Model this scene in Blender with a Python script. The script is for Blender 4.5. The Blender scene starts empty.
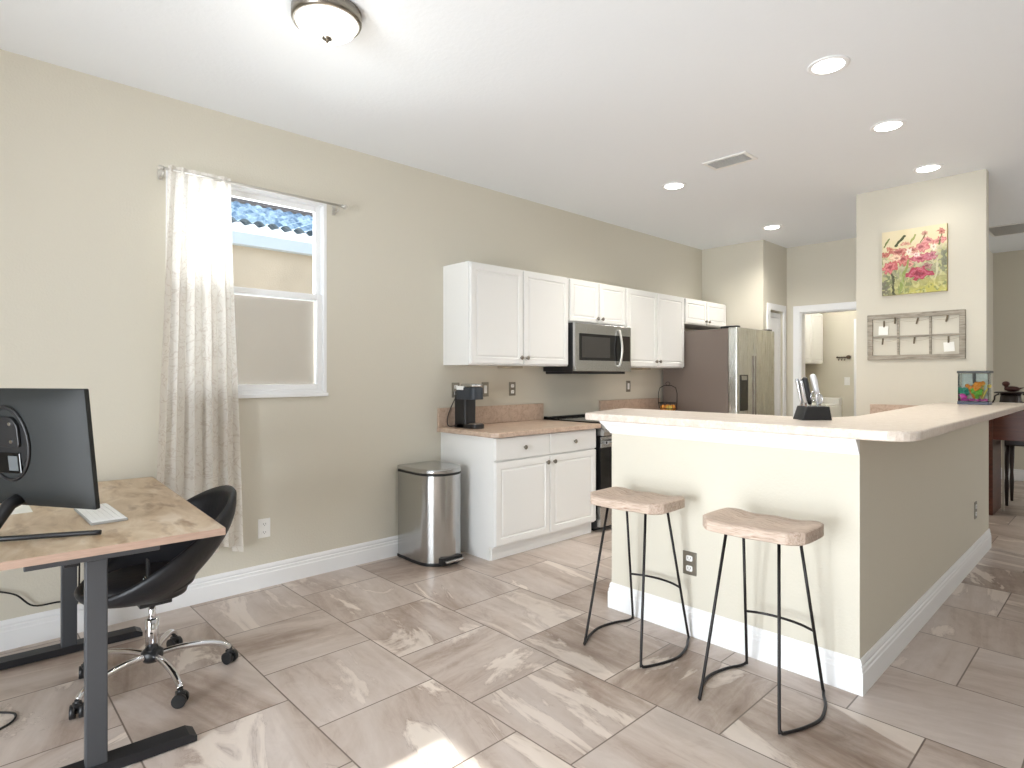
import bpy, bmesh, math, random
import numpy as np
from mathutils import Vector, Matrix
PI = math.pi
sc = bpy.context.scene
C = sc.collection
random.seed(4)

# ------------------------------------------------------------------ camera
cam_d = bpy.data.cameras.new('camera'); cam = bpy.data.objects.new('camera', cam_d); C.objects.link(cam)
CX, CH = 3.687, 1.296
TH = 0.812
cam.location = (CX, 0, CH)
cam.rotation_euler = (PI/2, 0, TH)
cam_d.sensor_width = 36; cam_d.lens = 594.95/1024*36
cam_d.shift_y = -(384-375.2)/1024
cam_d.clip_start = 0.02
sc.camera = cam

# ------------------------------------------------------------------ world, sun, daylight, added fill
sc.view_settings.view_transform = 'Standard'; sc.view_settings.look = 'None'
sc.view_settings.gamma = 1; sc.view_settings.use_curve_mapping = False
sc.view_settings.exposure = 1.12
sc.cycles.use_denoising = True
sc.cycles.max_bounces = 10; sc.cycles.diffuse_bounces = 6; sc.cycles.transparent_max_bounces = 12
w = bpy.data.worlds.new('sky'); sc.world = w; w.use_nodes = True
nt = w.node_tree; bg = nt.nodes['Background']
sky = nt.nodes.new('ShaderNodeTexSky'); sky.sky_type = 'HOSEK_WILKIE'; sky.turbidity = 3.0
sky.sun_direction = Vector((0, -0.85, 0.52)).normalized(); sky.ground_albedo = 0.5
mx = nt.nodes.new('ShaderNodeMixRGB'); mx.inputs[0].default_value = 0.45
nt.links.new(sky.outputs[0], mx.inputs[1]); mx.inputs[2].default_value = (0.9, 0.95, 1.0, 1)
nt.links.new(mx.outputs[0], bg.inputs[0]); bg.inputs[1].default_value = 1.8

def light(name, kind, loc, energy, color=(1, 1, 1), size=None, rot=(0, 0, 0), **kw):
    l = bpy.data.lights.new(name, kind); l.energy = energy; l.color = color
    if size:
        l.shape = 'RECTANGLE'; l.size, l.size_y = size
    for k, v in kw.items(): setattr(l, k, v)
    o = bpy.data.objects.new(name, l); C.objects.link(o); o.location = loc; o.rotation_euler = rot
    return o
YB = -2.4      # the wall behind the camera, with the glass doors the daylight comes through
light('sun', 'SUN', (2.6, -6, 5), 6.5, (1.0, 0.97, 0.93), rot=(math.radians(62.1), 0, 0), angle=0.009)
light('daylight_glass_door', 'AREA', (2.75, YB-0.08, 1.05), 62, (0.89, 0.945, 1.0), (1.6, 2.0), (math.radians(90), 0, 0), spread=math.radians(120))
light('fill_back_left', 'AREA', (1.15, YB-0.02, 1.45), 19, (0.87, 0.94, 1.0), (1.3, 1.3), (math.radians(90), 0, 0))  # added fill lamp; the back wall has no window here
light('fill_right', 'AREA', (6.98, 0.6, 1.5), 4, (0.87, 0.94, 1.0), (2.2, 1.6), (math.radians(90), 0, math.radians(90)))  # added fill from the right, where the wall is solid
light('daylight_side_window', 'AREA', (-0.24, 1.34, 1.82), 12, (0.93, 0.97, 1.0), (0.85, 1.15), (math.radians(90), 0, math.radians(-90)))

# ------------------------------------------------------------------ materials
def s2l(c):
    return tuple((x/255/12.92 if x/255 <= 0.04045 else ((x/255+0.055)/1.055)**2.4) for x in c)
def mat(name, rgb, rough=0.5, metal=0.0, bump=0, bscale=60, noise=0, nscale=8, nstretch=(1, 1, 1), coat=0, spec=0.5, sheen=0, rvar=0, emit=None):
    m = bpy.data.materials.new(name); m.use_nodes = True
    N = m.node_tree.nodes; L = m.node_tree.links; b = N['Principled BSDF']
    col = s2l(rgb)
    b.inputs['Base Color'].default_value = (*col, 1); b.inputs['Roughness'].default_value = rough
    b.inputs['Metallic'].default_value = metal; b.inputs['Specular IOR Level'].default_value = spec
    if coat: b.inputs['Coat Weight'].default_value = coat; b.inputs['Coat Roughness'].default_value = 0.1
    if sheen: b.inputs['Sheen Weight'].default_value = sheen
    if emit:
        b.inputs['Emission Color'].default_value = (*emit[0], 1); b.inputs['Emission Strength'].default_value = emit[1]
    if bump or noise or rvar:
        tc = N.new('ShaderNodeTexCoord'); mp = N.new('ShaderNodeMapping'); mp.inputs['Scale'].default_value = nstretch
        L.new(tc.outputs['Object'], mp.inputs[0])
    if bump:
        n = N.new('ShaderNodeTexNoise'); n.inputs['Scale'].default_value = bscale; n.inputs['Detail'].default_value = 3
        bp = N.new('ShaderNodeBump'); bp.inputs['Strength'].default_value = bump; bp.inputs['Distance'].default_value = 0.004
        L.new(tc.outputs['Object'], n.inputs['Vector']); L.new(n.outputs[0], bp.inputs['Height']); L.new(bp.outputs[0], b.inputs['Normal'])
    if noise or rvar:
        n = N.new('ShaderNodeTexNoise'); n.inputs['Scale'].default_value = nscale; n.inputs['Detail'].default_value = 6
        L.new(mp.outputs[0], n.inputs['Vector'])
    if noise:
        r = N.new('ShaderNodeMapRange'); r.inputs['From Min'].default_value = 0.3; r.inputs['From Max'].default_value = 0.7
        r.inputs['To Min'].default_value = 1-noise; r.inputs['To Max'].default_value = 1+noise
        L.new(n.outputs[0], r.inputs[0])
        v = N.new('ShaderNodeVectorMath'); v.operation = 'SCALE'; v.inputs[0].default_value = col
        L.new(r.outputs[0], v.inputs['Scale']); L.new(v.outputs[0], b.inputs['Base Color'])
    if rvar:
        r = N.new('ShaderNodeMapRange'); r.inputs['To Min'].default_value = rough-rvar; r.inputs['To Max'].default_value = rough+rvar
        L.new(n.outputs[0], r.inputs[0]); L.new(r.outputs[0], b.inputs['Roughness'])
    return m
def ramp_mat(name, stops, rough, scale, stretch=(1, 1, 1), detail=6, distortion=0.5, bump=0, second=None, coat=0):
    m = bpy.data.materials.new(name); m.use_nodes = True
    N = m.node_tree.nodes; L = m.node_tree.links; b = N['Principled BSDF']; b.inputs['Roughness'].default_value = rough
    tc = N.new('ShaderNodeTexCoord'); mp = N.new('ShaderNodeMapping'); mp.inputs['Scale'].default_value = stretch
    L.new(tc.outputs['Object'], mp.inputs[0])
    n = N.new('ShaderNodeTexNoise'); n.inputs['Scale'].default_value = scale; n.inputs['Detail'].default_value = detail
    n.inputs['Distortion'].default_value = distortion; n.inputs['Roughness'].default_value = 0.6
    L.new(mp.outputs[0], n.inputs['Vector'])
    cr = N.new('ShaderNodeValToRGB'); e = cr.color_ramp.elements
    e[0].position, e[0].color = stops[0][0], (*s2l(stops[0][1]), 1); e[1].position, e[1].color = stops[-1][0], (*s2l(stops[-1][1]), 1)
    for p, c in stops[1:-1]:
        q = e.new(p); q.color = (*s2l(c), 1)
    L.new(n.outputs[0], cr.inputs[0])
    out = cr.outputs[0]
    if second:                       # (scale, lo, hi, colour): blotches of a second tone
        n2 = N.new('ShaderNodeTexNoise'); n2.inputs['Scale'].default_value = second[0]; n2.inputs['Detail'].default_value = 5
        L.new(mp.outputs[0], n2.inputs['Vector'])
        r = N.new('ShaderNodeMapRange'); r.inputs['From Min'].default_value = second[1]; r.inputs['From Max'].default_value = second[2]
        L.new(n2.outputs[0], r.inputs[0])
        x = N.new('ShaderNodeMixRGB'); L.new(r.outputs[0], x.inputs[0]); L.new(out, x.inputs[1]); x.inputs[2].default_value = (*s2l(second[3]), 1)
        out = x.outputs[0]
    L.new(out, b.inputs['Base Color'])
    if bump:
        bp = N.new('ShaderNodeBump'); bp.inputs['Strength'].default_value = bump; bp.inputs['Distance'].default_value = 0.003
        L.new(n.outputs[0], bp.inputs['Height']); L.new(bp.outputs[0], b.inputs['Normal'])
    if coat: b.inputs['Coat Weight'].default_value = coat
    return m

M = {}
M['wall'] = mat('painted_wall', (211, 206, 192), 0.75, bump=0.25, bscale=90, spec=0.3)
M['ceiling'] = mat('ceiling_paint', (236, 240, 244), 0.8, bump=0.25, bscale=50, spec=0.2)
M['trim'] = mat('white_trim', (238, 239, 240), 0.4)
M['cab'] = mat('white_cabinet', (234, 234, 232), 0.38)
M['steel'] = mat('brushed_steel', (186, 186, 185), 0.24, 1.0, rvar=0.08, nscale=6, nstretch=(60, 60, 1))
M['steel_d'] = mat('dark_steel', (128, 118, 110), 0.35, 0.7)
M['fridge_side'] = mat('fridge_side_paint', (122, 110, 102), 0.45, 0.2)
M['chrome'] = mat('chrome', (225, 225, 228), 0.07, 1.0)
M['nickel'] = mat('nickel', (140, 134, 124), 0.3, 1.0)
M['black'] = mat('black_plastic', (26, 26, 28), 0.42)
M['blackgloss'] = mat('black_glass', (14, 14, 15), 0.08)
M['mon'] = mat('monitor_shell', (24, 27, 27), 0.6, bump=0.1, bscale=600)
M['desk_metal'] = mat('charcoal_metal', (70, 72, 76), 0.45, 0.3)
M['desk_foot'] = mat('black_metal', (34, 34, 37), 0.45, 0.2)
M['wire'] = mat('black_wire', (36, 33, 33), 0.4, 0.5)
M['leather'] = mat('black_leatherette', (18, 19, 24), 0.48, bump=0.4, bscale=35)
M['white'] = mat('white_plastic', (240, 240, 238), 0.4)
M['rodm'] = mat('pale_metal', (205, 202, 195), 0.3, 0.6)
M['glassw'] = mat('lit_milk_glass', (250, 250, 246), 0.3, emit=((1.0, 0.97, 0.92), 1.1))
M['lens'] = mat('lit_lens', (255, 255, 255), 0.4, emit=((1.0, 0.98, 0.94), 6.0))
M['vent'] = mat('vent_metal', (232, 232, 230), 0.5)
M['ventdark'] = mat('vent_recess', (185, 184, 180), 0.7)
M['piano'] = mat('red_brown_wood', (84, 42, 30), 0.35, noise=0.3, nscale=4, nstretch=(1, 1, 12))
M['darkwood'] = mat('near_black_wood', (40, 28, 24), 0.4)
M['stucco'] = mat('neighbour_stucco', (206, 190, 170), 0.9, bump=0.8, bscale=60, noise=0.08, nscale=3)
M['fascia'] = mat('fascia_paint', (205, 216, 228), 0.7)
M['greyframe'] = ramp_mat('weathered_grey_wood', [(0.3, (120, 112, 100)), (0.7, (182, 174, 160))], 0.8, 10, (1, 1, 8), bump=0.5)
M['pin'] = mat('clothespin_wood', (105, 92, 72), 0.7)
M['paper'] = mat('white_card', (240, 240, 234), 0.8)
M['string'] = mat('twine', (176, 166, 146), 0.9)
M['counter'] = ramp_mat('laminate_lit', [(0.25, (204, 190, 176)), (0.5, (220, 208, 196)), (0.8, (234, 226, 216))], 0.28, 24, detail=8, distortion=1.0, second=(140, 0.55, 0.72, (204, 188, 174)))  # bar copy of the laminate, its brighter light put into the colour
M['counter_shaded'] = ramp_mat('laminate_shaded', [(0.25, (170, 146, 128)), (0.5, (196, 173, 154)), (0.8, (212, 193, 175))], 0.28, 20, detail=8, distortion=1.2, second=(90, 0.55, 0.72, (172, 146, 128)))  # same laminate as the bar, dimmer kitchen light put into the colour
M['seat'] = ramp_mat('whitewashed_wood', [(0.25, (140, 118, 102)), (0.48, (186, 166, 150)), (0.75, (210, 194, 180))], 0.6, 5, (2, 22, 14), detail=8, distortion=1.2, bump=0.3, second=(5, 0.62, 0.75, (150, 112, 92)))
M['desktop'] = ramp_mat('rustic_oak_laminate', [(0.30, (150, 118, 84)), (0.42, (182, 156, 124)), (0.56, (200, 178, 150)), (0.72, (216, 200, 180))], 0.33, 2.2, (1.6, 4, 4), detail=9, distortion=1.0, second=(3.0, 0.56, 0.68, (146, 116, 84)))
M['deskedge'] = mat('desk_edge_band', (168, 142, 126), 0.5, noise=0.1, nscale=20, nstretch=(1, 1, 10))

def glass_mat(name, tint=(1, 1, 1), gloss=0.12, rough=0.02):
    m = bpy.data.materials.new(name); m.use_nodes = True; N = m.node_tree.nodes; L = m.node_tree.links
    N.remove(N['Principled BSDF']); o = N['Material Output']
    t = N.new('ShaderNodeBsdfTransparent'); t.inputs[0].default_value = (*tint, 1)
    g = N.new('ShaderNodeBsdfGlossy'); g.inputs['Roughness'].default_value = rough
    f = N.new('ShaderNodeFresnel'); f.inputs[0].default_value = 1.45
    x = N.new('ShaderNodeMixShader'); L.new(f.outputs[0], x.inputs[0]); L.new(t.outputs[0], x.inputs[1]); L.new(g.outputs[0], x.inputs[2])
    L.new(x.outputs[0], o.inputs[0]); return m
M['glass'] = glass_mat('clear_glass', (0.96, 0.98, 0.98))
def screen_mat():
    m = bpy.data.materials.new('insect_mesh'); m.use_nodes = True; N = m.node_tree.nodes; L = m.node_tree.links
    N.remove(N['Principled BSDF']); o = N['Material Output']
    t = N.new('ShaderNodeBsdfTransparent'); d = N.new('ShaderNodeBsdfDiffuse'); d.inputs[0].default_value = (0.46, 0.42, 0.39, 1)
    x = N.new('ShaderNodeMixShader'); x.inputs[0].default_value = 0.45
    L.new(t.outputs[0], x.inputs[1]); L.new(d.outputs[0], x.inputs[2]); L.new(x.outputs[0], o.inputs[0]); return m
M['screen'] = screen_mat()
def curtain_mat():
    m = bpy.data.materials.new('sheer_curtain_fabric'); m.use_nodes = True; N = m.node_tree.nodes; L = m.node_tree.links
    N.remove(N['Principled BSDF']); o = N['Material Output']
    tc = N.new('ShaderNodeTexCoord'); mp = N.new('ShaderNodeMapping'); mp.inputs['Scale'].default_value = (0.3, 1.6, 1.0)
    L.new(tc.outputs['UV'], mp.inputs[0])
    n = N.new('ShaderNodeTexNoise'); n.inputs['Scale'].default_value = 9; n.inputs['Detail'].default_value = 7; n.inputs['Distortion'].default_value = 2.5
    mp2 = N.new('ShaderNodeMapping'); mp2.inputs['Scale'].default_value = (1.0, 0.9, 1); L.new(tc.outputs['UV'], mp2.inputs[0]); L.new(mp2.outputs[0], n.inputs['Vector'])
    # thin branch-like lines where the noise crosses 0.5
    a = N.new('ShaderNodeMath'); a.operation = 'SUBTRACT'; a.inputs[1].default_value = 0.5; L.new(n.outputs[0], a.inputs[0])
    b = N.new('ShaderNodeMath'); b.operation = 'ABSOLUTE'; L.new(a.outputs[0], b.inputs[0])
    r = N.new('ShaderNodeMapRange'); r.inputs['From Min'].default_value = 0.0; r.inputs['From Max'].default_value = 0.03
    r.inputs['To Min'].default_value = 0.38; r.inputs['To Max'].default_value = 0; L.new(b.outputs[0], r.inputs[0])
    c = N.new('ShaderNodeMixRGB'); L.new(r.outputs[0], c.inputs[0]); c.inputs[1].default_value = (*s2l((240, 236, 230)), 1); c.inputs[2].default_value = (*s2l((186, 168, 152)), 1)
    d = N.new('ShaderNodeBsdfDiffuse'); L.new(c.outputs[0], d.inputs[0]); t = N.new('ShaderNodeBsdfTranslucent'); L.new(c.outputs[0], t.inputs[0])
    x = N.new('ShaderNodeMixShader'); x.inputs[0].default_value = 0.4; L.new(d.outputs[0], x.inputs[1]); L.new(t.outputs[0], x.inputs[2])
    tr = N.new('ShaderNodeBsdfTransparent'); y = N.new('ShaderNodeMixShader'); y.inputs[0].default_value = 0.1
    L.new(x.outputs[0], y.inputs[1]); L.new(tr.outputs[0], y.inputs[2]); L.new(y.outputs[0], o.inputs[0]); return m
M['curtain'] = curtain_mat()
def vcol_mat(name, rough=0.6):
    m = bpy.data.materials.new(name); m.use_nodes = True; N = m.node_tree.nodes; L = m.node_tree.links
    a = N.new('ShaderNodeVertexColor'); a.layer_name = 'paint'; L.new(a.outputs[0], N['Principled BSDF'].inputs['Base Color'])
    N['Principled BSDF'].inputs['Roughness'].default_value = rough; return m
M['paint'] = vcol_mat('painted_canvas', 0.7)

def floor_mat():
    m = bpy.data.materials.new('stone_look_tile'); m.use_nodes = True; N = m.node_tree.nodes; L = m.node_tree.links
    B = N['Principled BSDF']
    def math_(op, a, b=None, c=None):
        n = N.new('ShaderNodeMath'); n.operation = op
        for i, v in enumerate((a, b, c)):
            if v is None: continue
            if isinstance(v, (int, float)): n.inputs[i].default_value = v
            else: L.new(v, n.inputs[i])
        return n.outputs[0]
    g = N.new('ShaderNodeNewGeometry'); s = N.new('ShaderNodeSeparateXYZ'); L.new(g.outputs['Position'], s.inputs[0])
    X, Y = s.outputs[0], s.outputs[1]
    PW, PH = 0.5175, 0.5155
    v = math_('DIVIDE', math_('SUBTRACT', Y, 0.987-5*PH), PH); row = math_('FLOOR', v); fv = math_('FRACT', v)
    odd = math_('MODULO', row, 2.0)
    u = math_('ADD', math_('DIVIDE', math_('SUBTRACT', X, 1.092-6*PW), PW), math_('MULTIPLY', odd, -0.0))
    # rows alternate by half a tile
    u = math_('ADD', u, math_('MULTIPLY', odd, 0.5)); u = math_('SUBTRACT', u, 0.5)
    col = math_('FLOOR', u); fu = math_('FRACT', u)
    eu = math_('MULTIPLY', math_('MINIMUM', fu, math_('SUBTRACT', 1.0, fu)), PW)
    ev = math_('MULTIPLY', math_('MINIMUM', fv, math_('SUBTRACT', 1.0, fv)), PH)
    e = math_('MINIMUM', eu, ev)
    cb = N.new('ShaderNodeCombineXYZ'); L.new(row, cb.inputs[0]); L.new(col, cb.inputs[1])
    wn = N.new('ShaderNodeTexWhiteNoise'); L.new(cb.outputs[0], wn.inputs['Vector'])
    ws = N.new('ShaderNodeSeparateXYZ'); L.new(wn.outputs['Color'], ws.inputs[0])
    rot = math_('GREATER_THAN', ws.outputs[0], 0.72)
    # local tile coordinates, some tiles turned by a quarter
    def mixv(f, a, b):
        return math_('ADD', math_('MULTIPLY', a, math_('SUBTRACT', 1.0, f)), math_('MULTIPLY', b, f))
    xl = mixv(rot, X, Y); yl = mixv(rot, Y, X)
    sk = math_('MULTIPLY', math_('SUBTRACT', ws.outputs[2], 0.5), 0.7)
    yl2 = math_('ADD', yl, math_('MULTIPLY', xl, sk))
    c2 = N.new('ShaderNodeCombineXYZ'); L.new(math_('ADD', xl, math_('MULTIPLY', ws.outputs[1], 37.0)), c2.inputs[0])
    L.new(math_('ADD', yl2, math_('MULTIPLY', ws.outputs[2], 23.0)), c2.inputs[1]); L.new(math_('MULTIPLY', ws.outputs[0], 9.0), c2.inputs[2])
    def noise(scale, stretch, detail, dist, rough=0.55):
        mp = N.new('ShaderNodeMapping'); mp.inputs['Scale'].default_value = stretch; L.new(c2.outputs[0], mp.inputs[0])
        n = N.new('ShaderNodeTexNoise'); n.inputs['Scale'].default_value = scale; n.inputs['Detail'].default_value = detail
        n.inputs['Distortion'].default_value = dist; n.inputs['Roughness'].default_value = rough
        L.new(mp.outputs[0], n.inputs['Vector']); return n.outputs[0]
    n1 = noise(1.1, (0.8, 2.0, 1), 6, 0.8, 0.5); n2 = noise(1.7, (0.55, 1.7, 1), 9, 1.6, 0.6); n3 = noise(30, (1, 1, 1), 4, 0)
    n4 = noise(5.0, (0.25, 3.0, 1), 6, 0.6, 0.6)
    n6 = noise(7.0, (0.8, 1.6, 1), 10, 1.0, 0.75)
    t = math_('ADD', math_('MULTIPLY', n1, 0.5), math_('ADD', math_('MULTIPLY', n4, 0.25), math_('MULTIPLY', n6, 0.25)))
    t = math_('ADD', t, math_('MULTIPLY', math_('SUBTRACT', ws.outputs[1], 0.5), 0.12))
    cr = N.new('ShaderNodeValToRGB'); E = cr.color_ramp.elements
    E[0].position, E[0].color = 0.30, (*s2l((122, 101, 87)), 1); E[1].position, E[1].color = 0.70, (*s2l((214, 203, 195)), 1)
    for p, c in [(0.42, (166, 149, 137)), (0.5, (188, 174, 164)), (0.58, (198, 186, 178))]:
        q = E.new(p); q.color = (*s2l(c), 1)
    L.new(t, cr.inputs[0])
    # pale ragged veins, strong on some tiles and absent on others
    vn = N.new('ShaderNodeMapRange'); vn.inputs['From Min'].default_value = 0.56; vn.inputs['From Max'].default_value = 0.60; L.new(n2, vn.inputs[0])
    vs = N.new('ShaderNodeMapRange'); vs.inputs['From Min'].default_value = 0.15; vs.inputs['From Max'].default_value = 0.9; L.new(ws.outputs[2], vs.inputs[0])
    vm = math_('MULTIPLY', vn.outputs[0], math_('MULTIPLY', vs.outputs[0], 0.8))
    x1 = N.new('ShaderNodeMixRGB'); L.new(vm, x1.inputs[0]); L.new(cr.outputs[0], x1.inputs[1]); x1.inputs[2].default_value = (*s2l((232, 221, 210)), 1)
    dk = math_('ABSOLUTE', math_('SUBTRACT', n2, 0.557)); dr = N.new('ShaderNodeMapRange'); dr.inputs['From Max'].default_value = 0.006
    dr.inputs['To Min'].default_value = 0.4; dr.inputs['To Max'].default_value = 0; L.new(dk, dr.inputs[0])
    x2 = N.new('ShaderNodeMixRGB'); L.new(math_('MULTIPLY', dr.outputs[0], vs.outputs[0]), x2.inputs[0]); L.new(x1.outputs[0], x2.inputs[1]); x2.inputs[2].default_value = (*s2l((128, 108, 94)), 1)
    gm = N.new('ShaderNodeMapRange'); gm.inputs['From Min'].default_value = 0.0022; gm.inputs['From Max'].default_value = 0.0036
    gm.inputs['To Min'].default_value = 1; gm.inputs['To Max'].default_value = 0; L.new(e, gm.inputs[0])
    x3 = N.new('ShaderNodeMixRGB'); L.new(gm.outputs[0], x3.inputs[0]); L.new(x2.outputs[0], x3.inputs[1]); x3.inputs[2].default_value = (*s2l((112, 98, 88)), 1)
    L.new(x3.outputs[0], B.inputs['Base Color'])
    rr = N.new('ShaderNodeMapRange'); rr.inputs['To Min'].default_value = 0.24; rr.inputs['To Max'].default_value = 0.42; L.new(n3, rr.inputs[0]); L.new(rr.outputs[0], B.inputs['Roughness'])
    bp = N.new('ShaderNodeBump'); bp.inputs['Strength'].default_value = 0.12; bp.inputs['Distance'].default_value = 0.01
    hh = math_('SUBTRACT', math_('MULTIPLY', n2, 0.5), gm.outputs[0]); L.new(hh, bp.inputs['Height']); L.new(bp.outputs[0], B.inputs['Normal'])
    return m
M['floor'] = floor_mat()

# ------------------------------------------------------------------ geometry helpers
class MB:
    def __init__(s, T=None): s.bm = bmesh.new(); s.T = T
    def _merge(s, b2, smooth=False):
        if smooth:
            for f in b2.faces: f.smooth = True
        if s.T is not None: bmesh.ops.transform(b2, matrix=s.T, verts=b2.verts[:])
        me = bpy.data.meshes.new('t'); b2.to_mesh(me); b2.free(); s.bm.from_mesh(me); bpy.data.meshes.remove(me); return s
    def box(s, x0, x1, y0, y1, z0, z1, bev=0, seg=2, rot=None):
        b = bmesh.new(); bmesh.ops.create_cube(b, size=1)
        bmesh.ops.scale(b, vec=(x1-x0, y1-y0, z1-z0), verts=b.verts[:])
        if bev: bmesh.ops.bevel(b, geom=b.edges[:], offset=bev, segments=seg, affect='EDGES', profile=0.5)
        if rot is not None: bmesh.ops.transform(b, matrix=rot, verts=b.verts[:])
        bmesh.ops.translate(b, vec=((x0+x1)/2, (y0+y1)/2, (z0+z1)/2), verts=b.verts[:])
        return s._merge(b)
    def cyl(s, p0, p1, r, r2=None, n=20, smooth=True):
        p0, p1 = Vector(p0), Vector(p1); d = p1-p0; b = bmesh.new()
        bmesh.ops.create_cone(b, cap_ends=True, segments=n, radius1=r, radius2=r if r2 is None else r2, depth=d.length)
        for f in b.faces:
            if len(f.verts) == 4: f.smooth = smooth
        q = Vector((0, 0, 1)).rotation_difference(d.normalized()).to_matrix().to_4x4()
        bmesh.ops.transform(b, matrix=Matrix.Translation((p0+p1)/2) @ q, verts=b.verts[:]); return s._merge(b)
    def ball(s, c, r, sc_=(1, 1, 1), n=16):
        b = bmesh.new(); bmesh.ops.create_uvsphere(b, u_segments=n, v_segments=n//2+2, radius=r)
        bmesh.ops.scale(b, vec=sc_, verts=b.verts[:]); bmesh.ops.translate(b, vec=c, verts=b.verts[:]); return s._merge(b, True)
    def lathe(s, prof, c=(0, 0, 0), n=40, smooth=True):
        b = bmesh.new(); rings = []
        for r, z in prof:
            rings.append([b.verts.new((c[0]+max(r, 1e-4)*math.cos(2*PI*i/n), c[1]+max(r, 1e-4)*math.sin(2*PI*i/n), c[2]+z)) for i in range(n)])
        for a, d in zip(rings, rings[1:]):
            for i in range(n): f = b.faces.new((a[i], a[(i+1) % n], d[(i+1) % n], d[i])); f.smooth = smooth
        b.faces.new(rings[0][::-1]); b.faces.new(rings[-1])
        bmesh.ops.recalc_face_normals(b, faces=b.faces[:]); return s._merge(b)
    def tube(s, pts, r, n=10, closed=False):
        pts = [Vector(p) for p in pts]; b = bmesh.new(); rings = []; N_ = len(pts); up = None
        for i, p in enumerate(pts):
            if closed: t = pts[(i+1) % N_]-pts[i-1]
            else: t = pts[min(i+1, N_-1)]-pts[max(i-1, 0)]
            t.normalize()
            if up is None:
                up = Vector((0, 0, 1)) if abs(t.z) < 0.9 else Vector((1, 0, 0))
            a = (up - t*up.dot(t)).normalized(); up = a; c = t.cross(a)
            rr = r[i] if isinstance(r, (list, tuple)) else r
            rings.append([b.verts.new(p + a*rr*math.cos(2*PI*k/n) + c*rr*math.sin(2*PI*k/n)) for k in range(n)])
        R = range(N_) if closed else range(N_-1)
        for i in R:
            a, d = rings[i], rings[(i+1) % N_]
            for k in range(n): b.faces.new((a[k], a[(k+1) % n], d[(k+1) % n], d[k])).smooth = True
        if not closed: b.faces.new(rings[0][::-1]); b.faces.new(rings[-1])
        bmesh.ops.recalc_face_normals(b, faces=b.faces[:]); return s._merge(b)
    def prism(s, poly, z0, z1, bev=0, axis='z', seg=2):
        b = bmesh.new(); f3 = {'z': lambda u, v, h: (u, v, h), 'y': lambda u, v, h: (u, h, v), 'x': lambda u, v, h: (h, u, v)}[axis]
        lo = [b.verts.new(f3(u, v, z0)) for u, v in poly]; hi = [b.verts.new(f3(u, v, z1)) for u, v in poly]; n = len(poly)
        b.faces.new(lo[::-1]); b.faces.new(hi)
        for i in range(n): b.faces.new((lo[i], lo[(i+1) % n], hi[(i+1) % n], hi[i]))
        bmesh.ops.recalc_face_normals(b, faces=b.faces[:])
        if bev:
            E = [e for e in b.edges if (e.verts[0] in lo and e.verts[1] in lo) or (e.verts[0] in hi and e.verts[1] in hi)]
            bmesh.ops.bevel(b, geom=E, offset=bev, segments=seg, affect='EDGES', profile=0.5)
        return s._merge(b)
    def panel(s, y0, y1, z0, z1, x, t=0.02, fr=0.058):
        """raised-panel cabinet door facing +x, its back at x"""
        b = bmesh.new(); bmesh.ops.create_cube(b, size=1); bmesh.ops.scale(b, vec=(t, y1-y0, z1-z0), verts=b.verts[:])
        bmesh.ops.translate(b, vec=(x+t/2, (y0+y1)/2, (z0+z1)/2), verts=b.verts[:])
        bmesh.ops.bevel(b, geom=[e for e in b.edges if all(v.co.x > x+t*0.9 for v in e.verts)], offset=0.004, segments=2, affect='EDGES')
        f = max((f for f in b.faces if f.normal.x > 0.9), key=lambda f: f.calc_area())
        for th, dp in ((fr, 0), (0.008, -0.007), (0.006, 0), (0.016, 0.006)):
            bmesh.ops.inset_region(b, faces=[f], thickness=th, depth=dp)
        return s._merge(b)

Wm = {}
def obj(name, mb, m, parent=None, local=False):
    me = bpy.data.meshes.new(name)
    if not local and parent is not None: bmesh.ops.transform(mb.bm, matrix=Wm[parent.name].inverted(), verts=mb.bm.verts[:])
    mb.bm.to_mesh(me); mb.bm.free(); me.materials.append(m)
    o = bpy.data.objects.new(name, me); C.objects.link(o)
    if parent is not None: o.parent = parent; Wm[o.name] = Wm[parent.name].copy()
    else: Wm[o.name] = Matrix.Identity(4)
    return o
def recentre(o):
    me = o.data; co = np.empty(len(me.vertices)*3); me.vertices.foreach_get('co', co); co = co.reshape(-1, 3)
    lo, hi = co.min(0), co.max(0); c = Vector(((lo[0]+hi[0])/2, (lo[1]+hi[1])/2, lo[2]))
    me.transform(Matrix.Translation(-c)); o.location = c; Wm[o.name] = Matrix.Translation(c)
def tag(o, label, cat, group=None, kind=None):
    o['label'] = label; o['category'] = cat
    if group: o['group'] = group
    if kind: o['kind'] = kind
    if o.type == 'MESH' and not o.children and tuple(o.location) == (0, 0, 0): recentre(o)
    return o
def thing(name, label, cat, loc=(0, 0, 0), rotz=0, group=None):
    o = bpy.data.objects.new(name, None); C.objects.link(o); o.location = loc; o.rotation_euler = (0, 0, rotz)
    o['label'] = label; o['category'] = cat
    if group: o['group'] = group
    Wm[o.name] = Matrix.Translation(loc) @ Matrix.Rotation(rotz, 4, 'Z'); return o
def struct(name, mb, m, parent=None, label=None, cat=None):
    o = obj(name, mb, m, parent)
    if parent is None:
        o['kind'] = 'structure'
        if label: o['label'] = label
        if cat: o['category'] = cat
    return o
def dup(root, loc, rotz=0, label=None, group=None):
    r = root.copy(); C.objects.link(r); r.location = loc; r.rotation_euler = (0, 0, rotz)
    if label: r['label'] = label
    if group: r['group'] = group
    for ch in list(root.children):
        c = ch.copy(); C.objects.link(c); c.parent = r
        for g in ch.children:
            d = g.copy(); C.objects.link(d); d.parent = c
    return r
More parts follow.
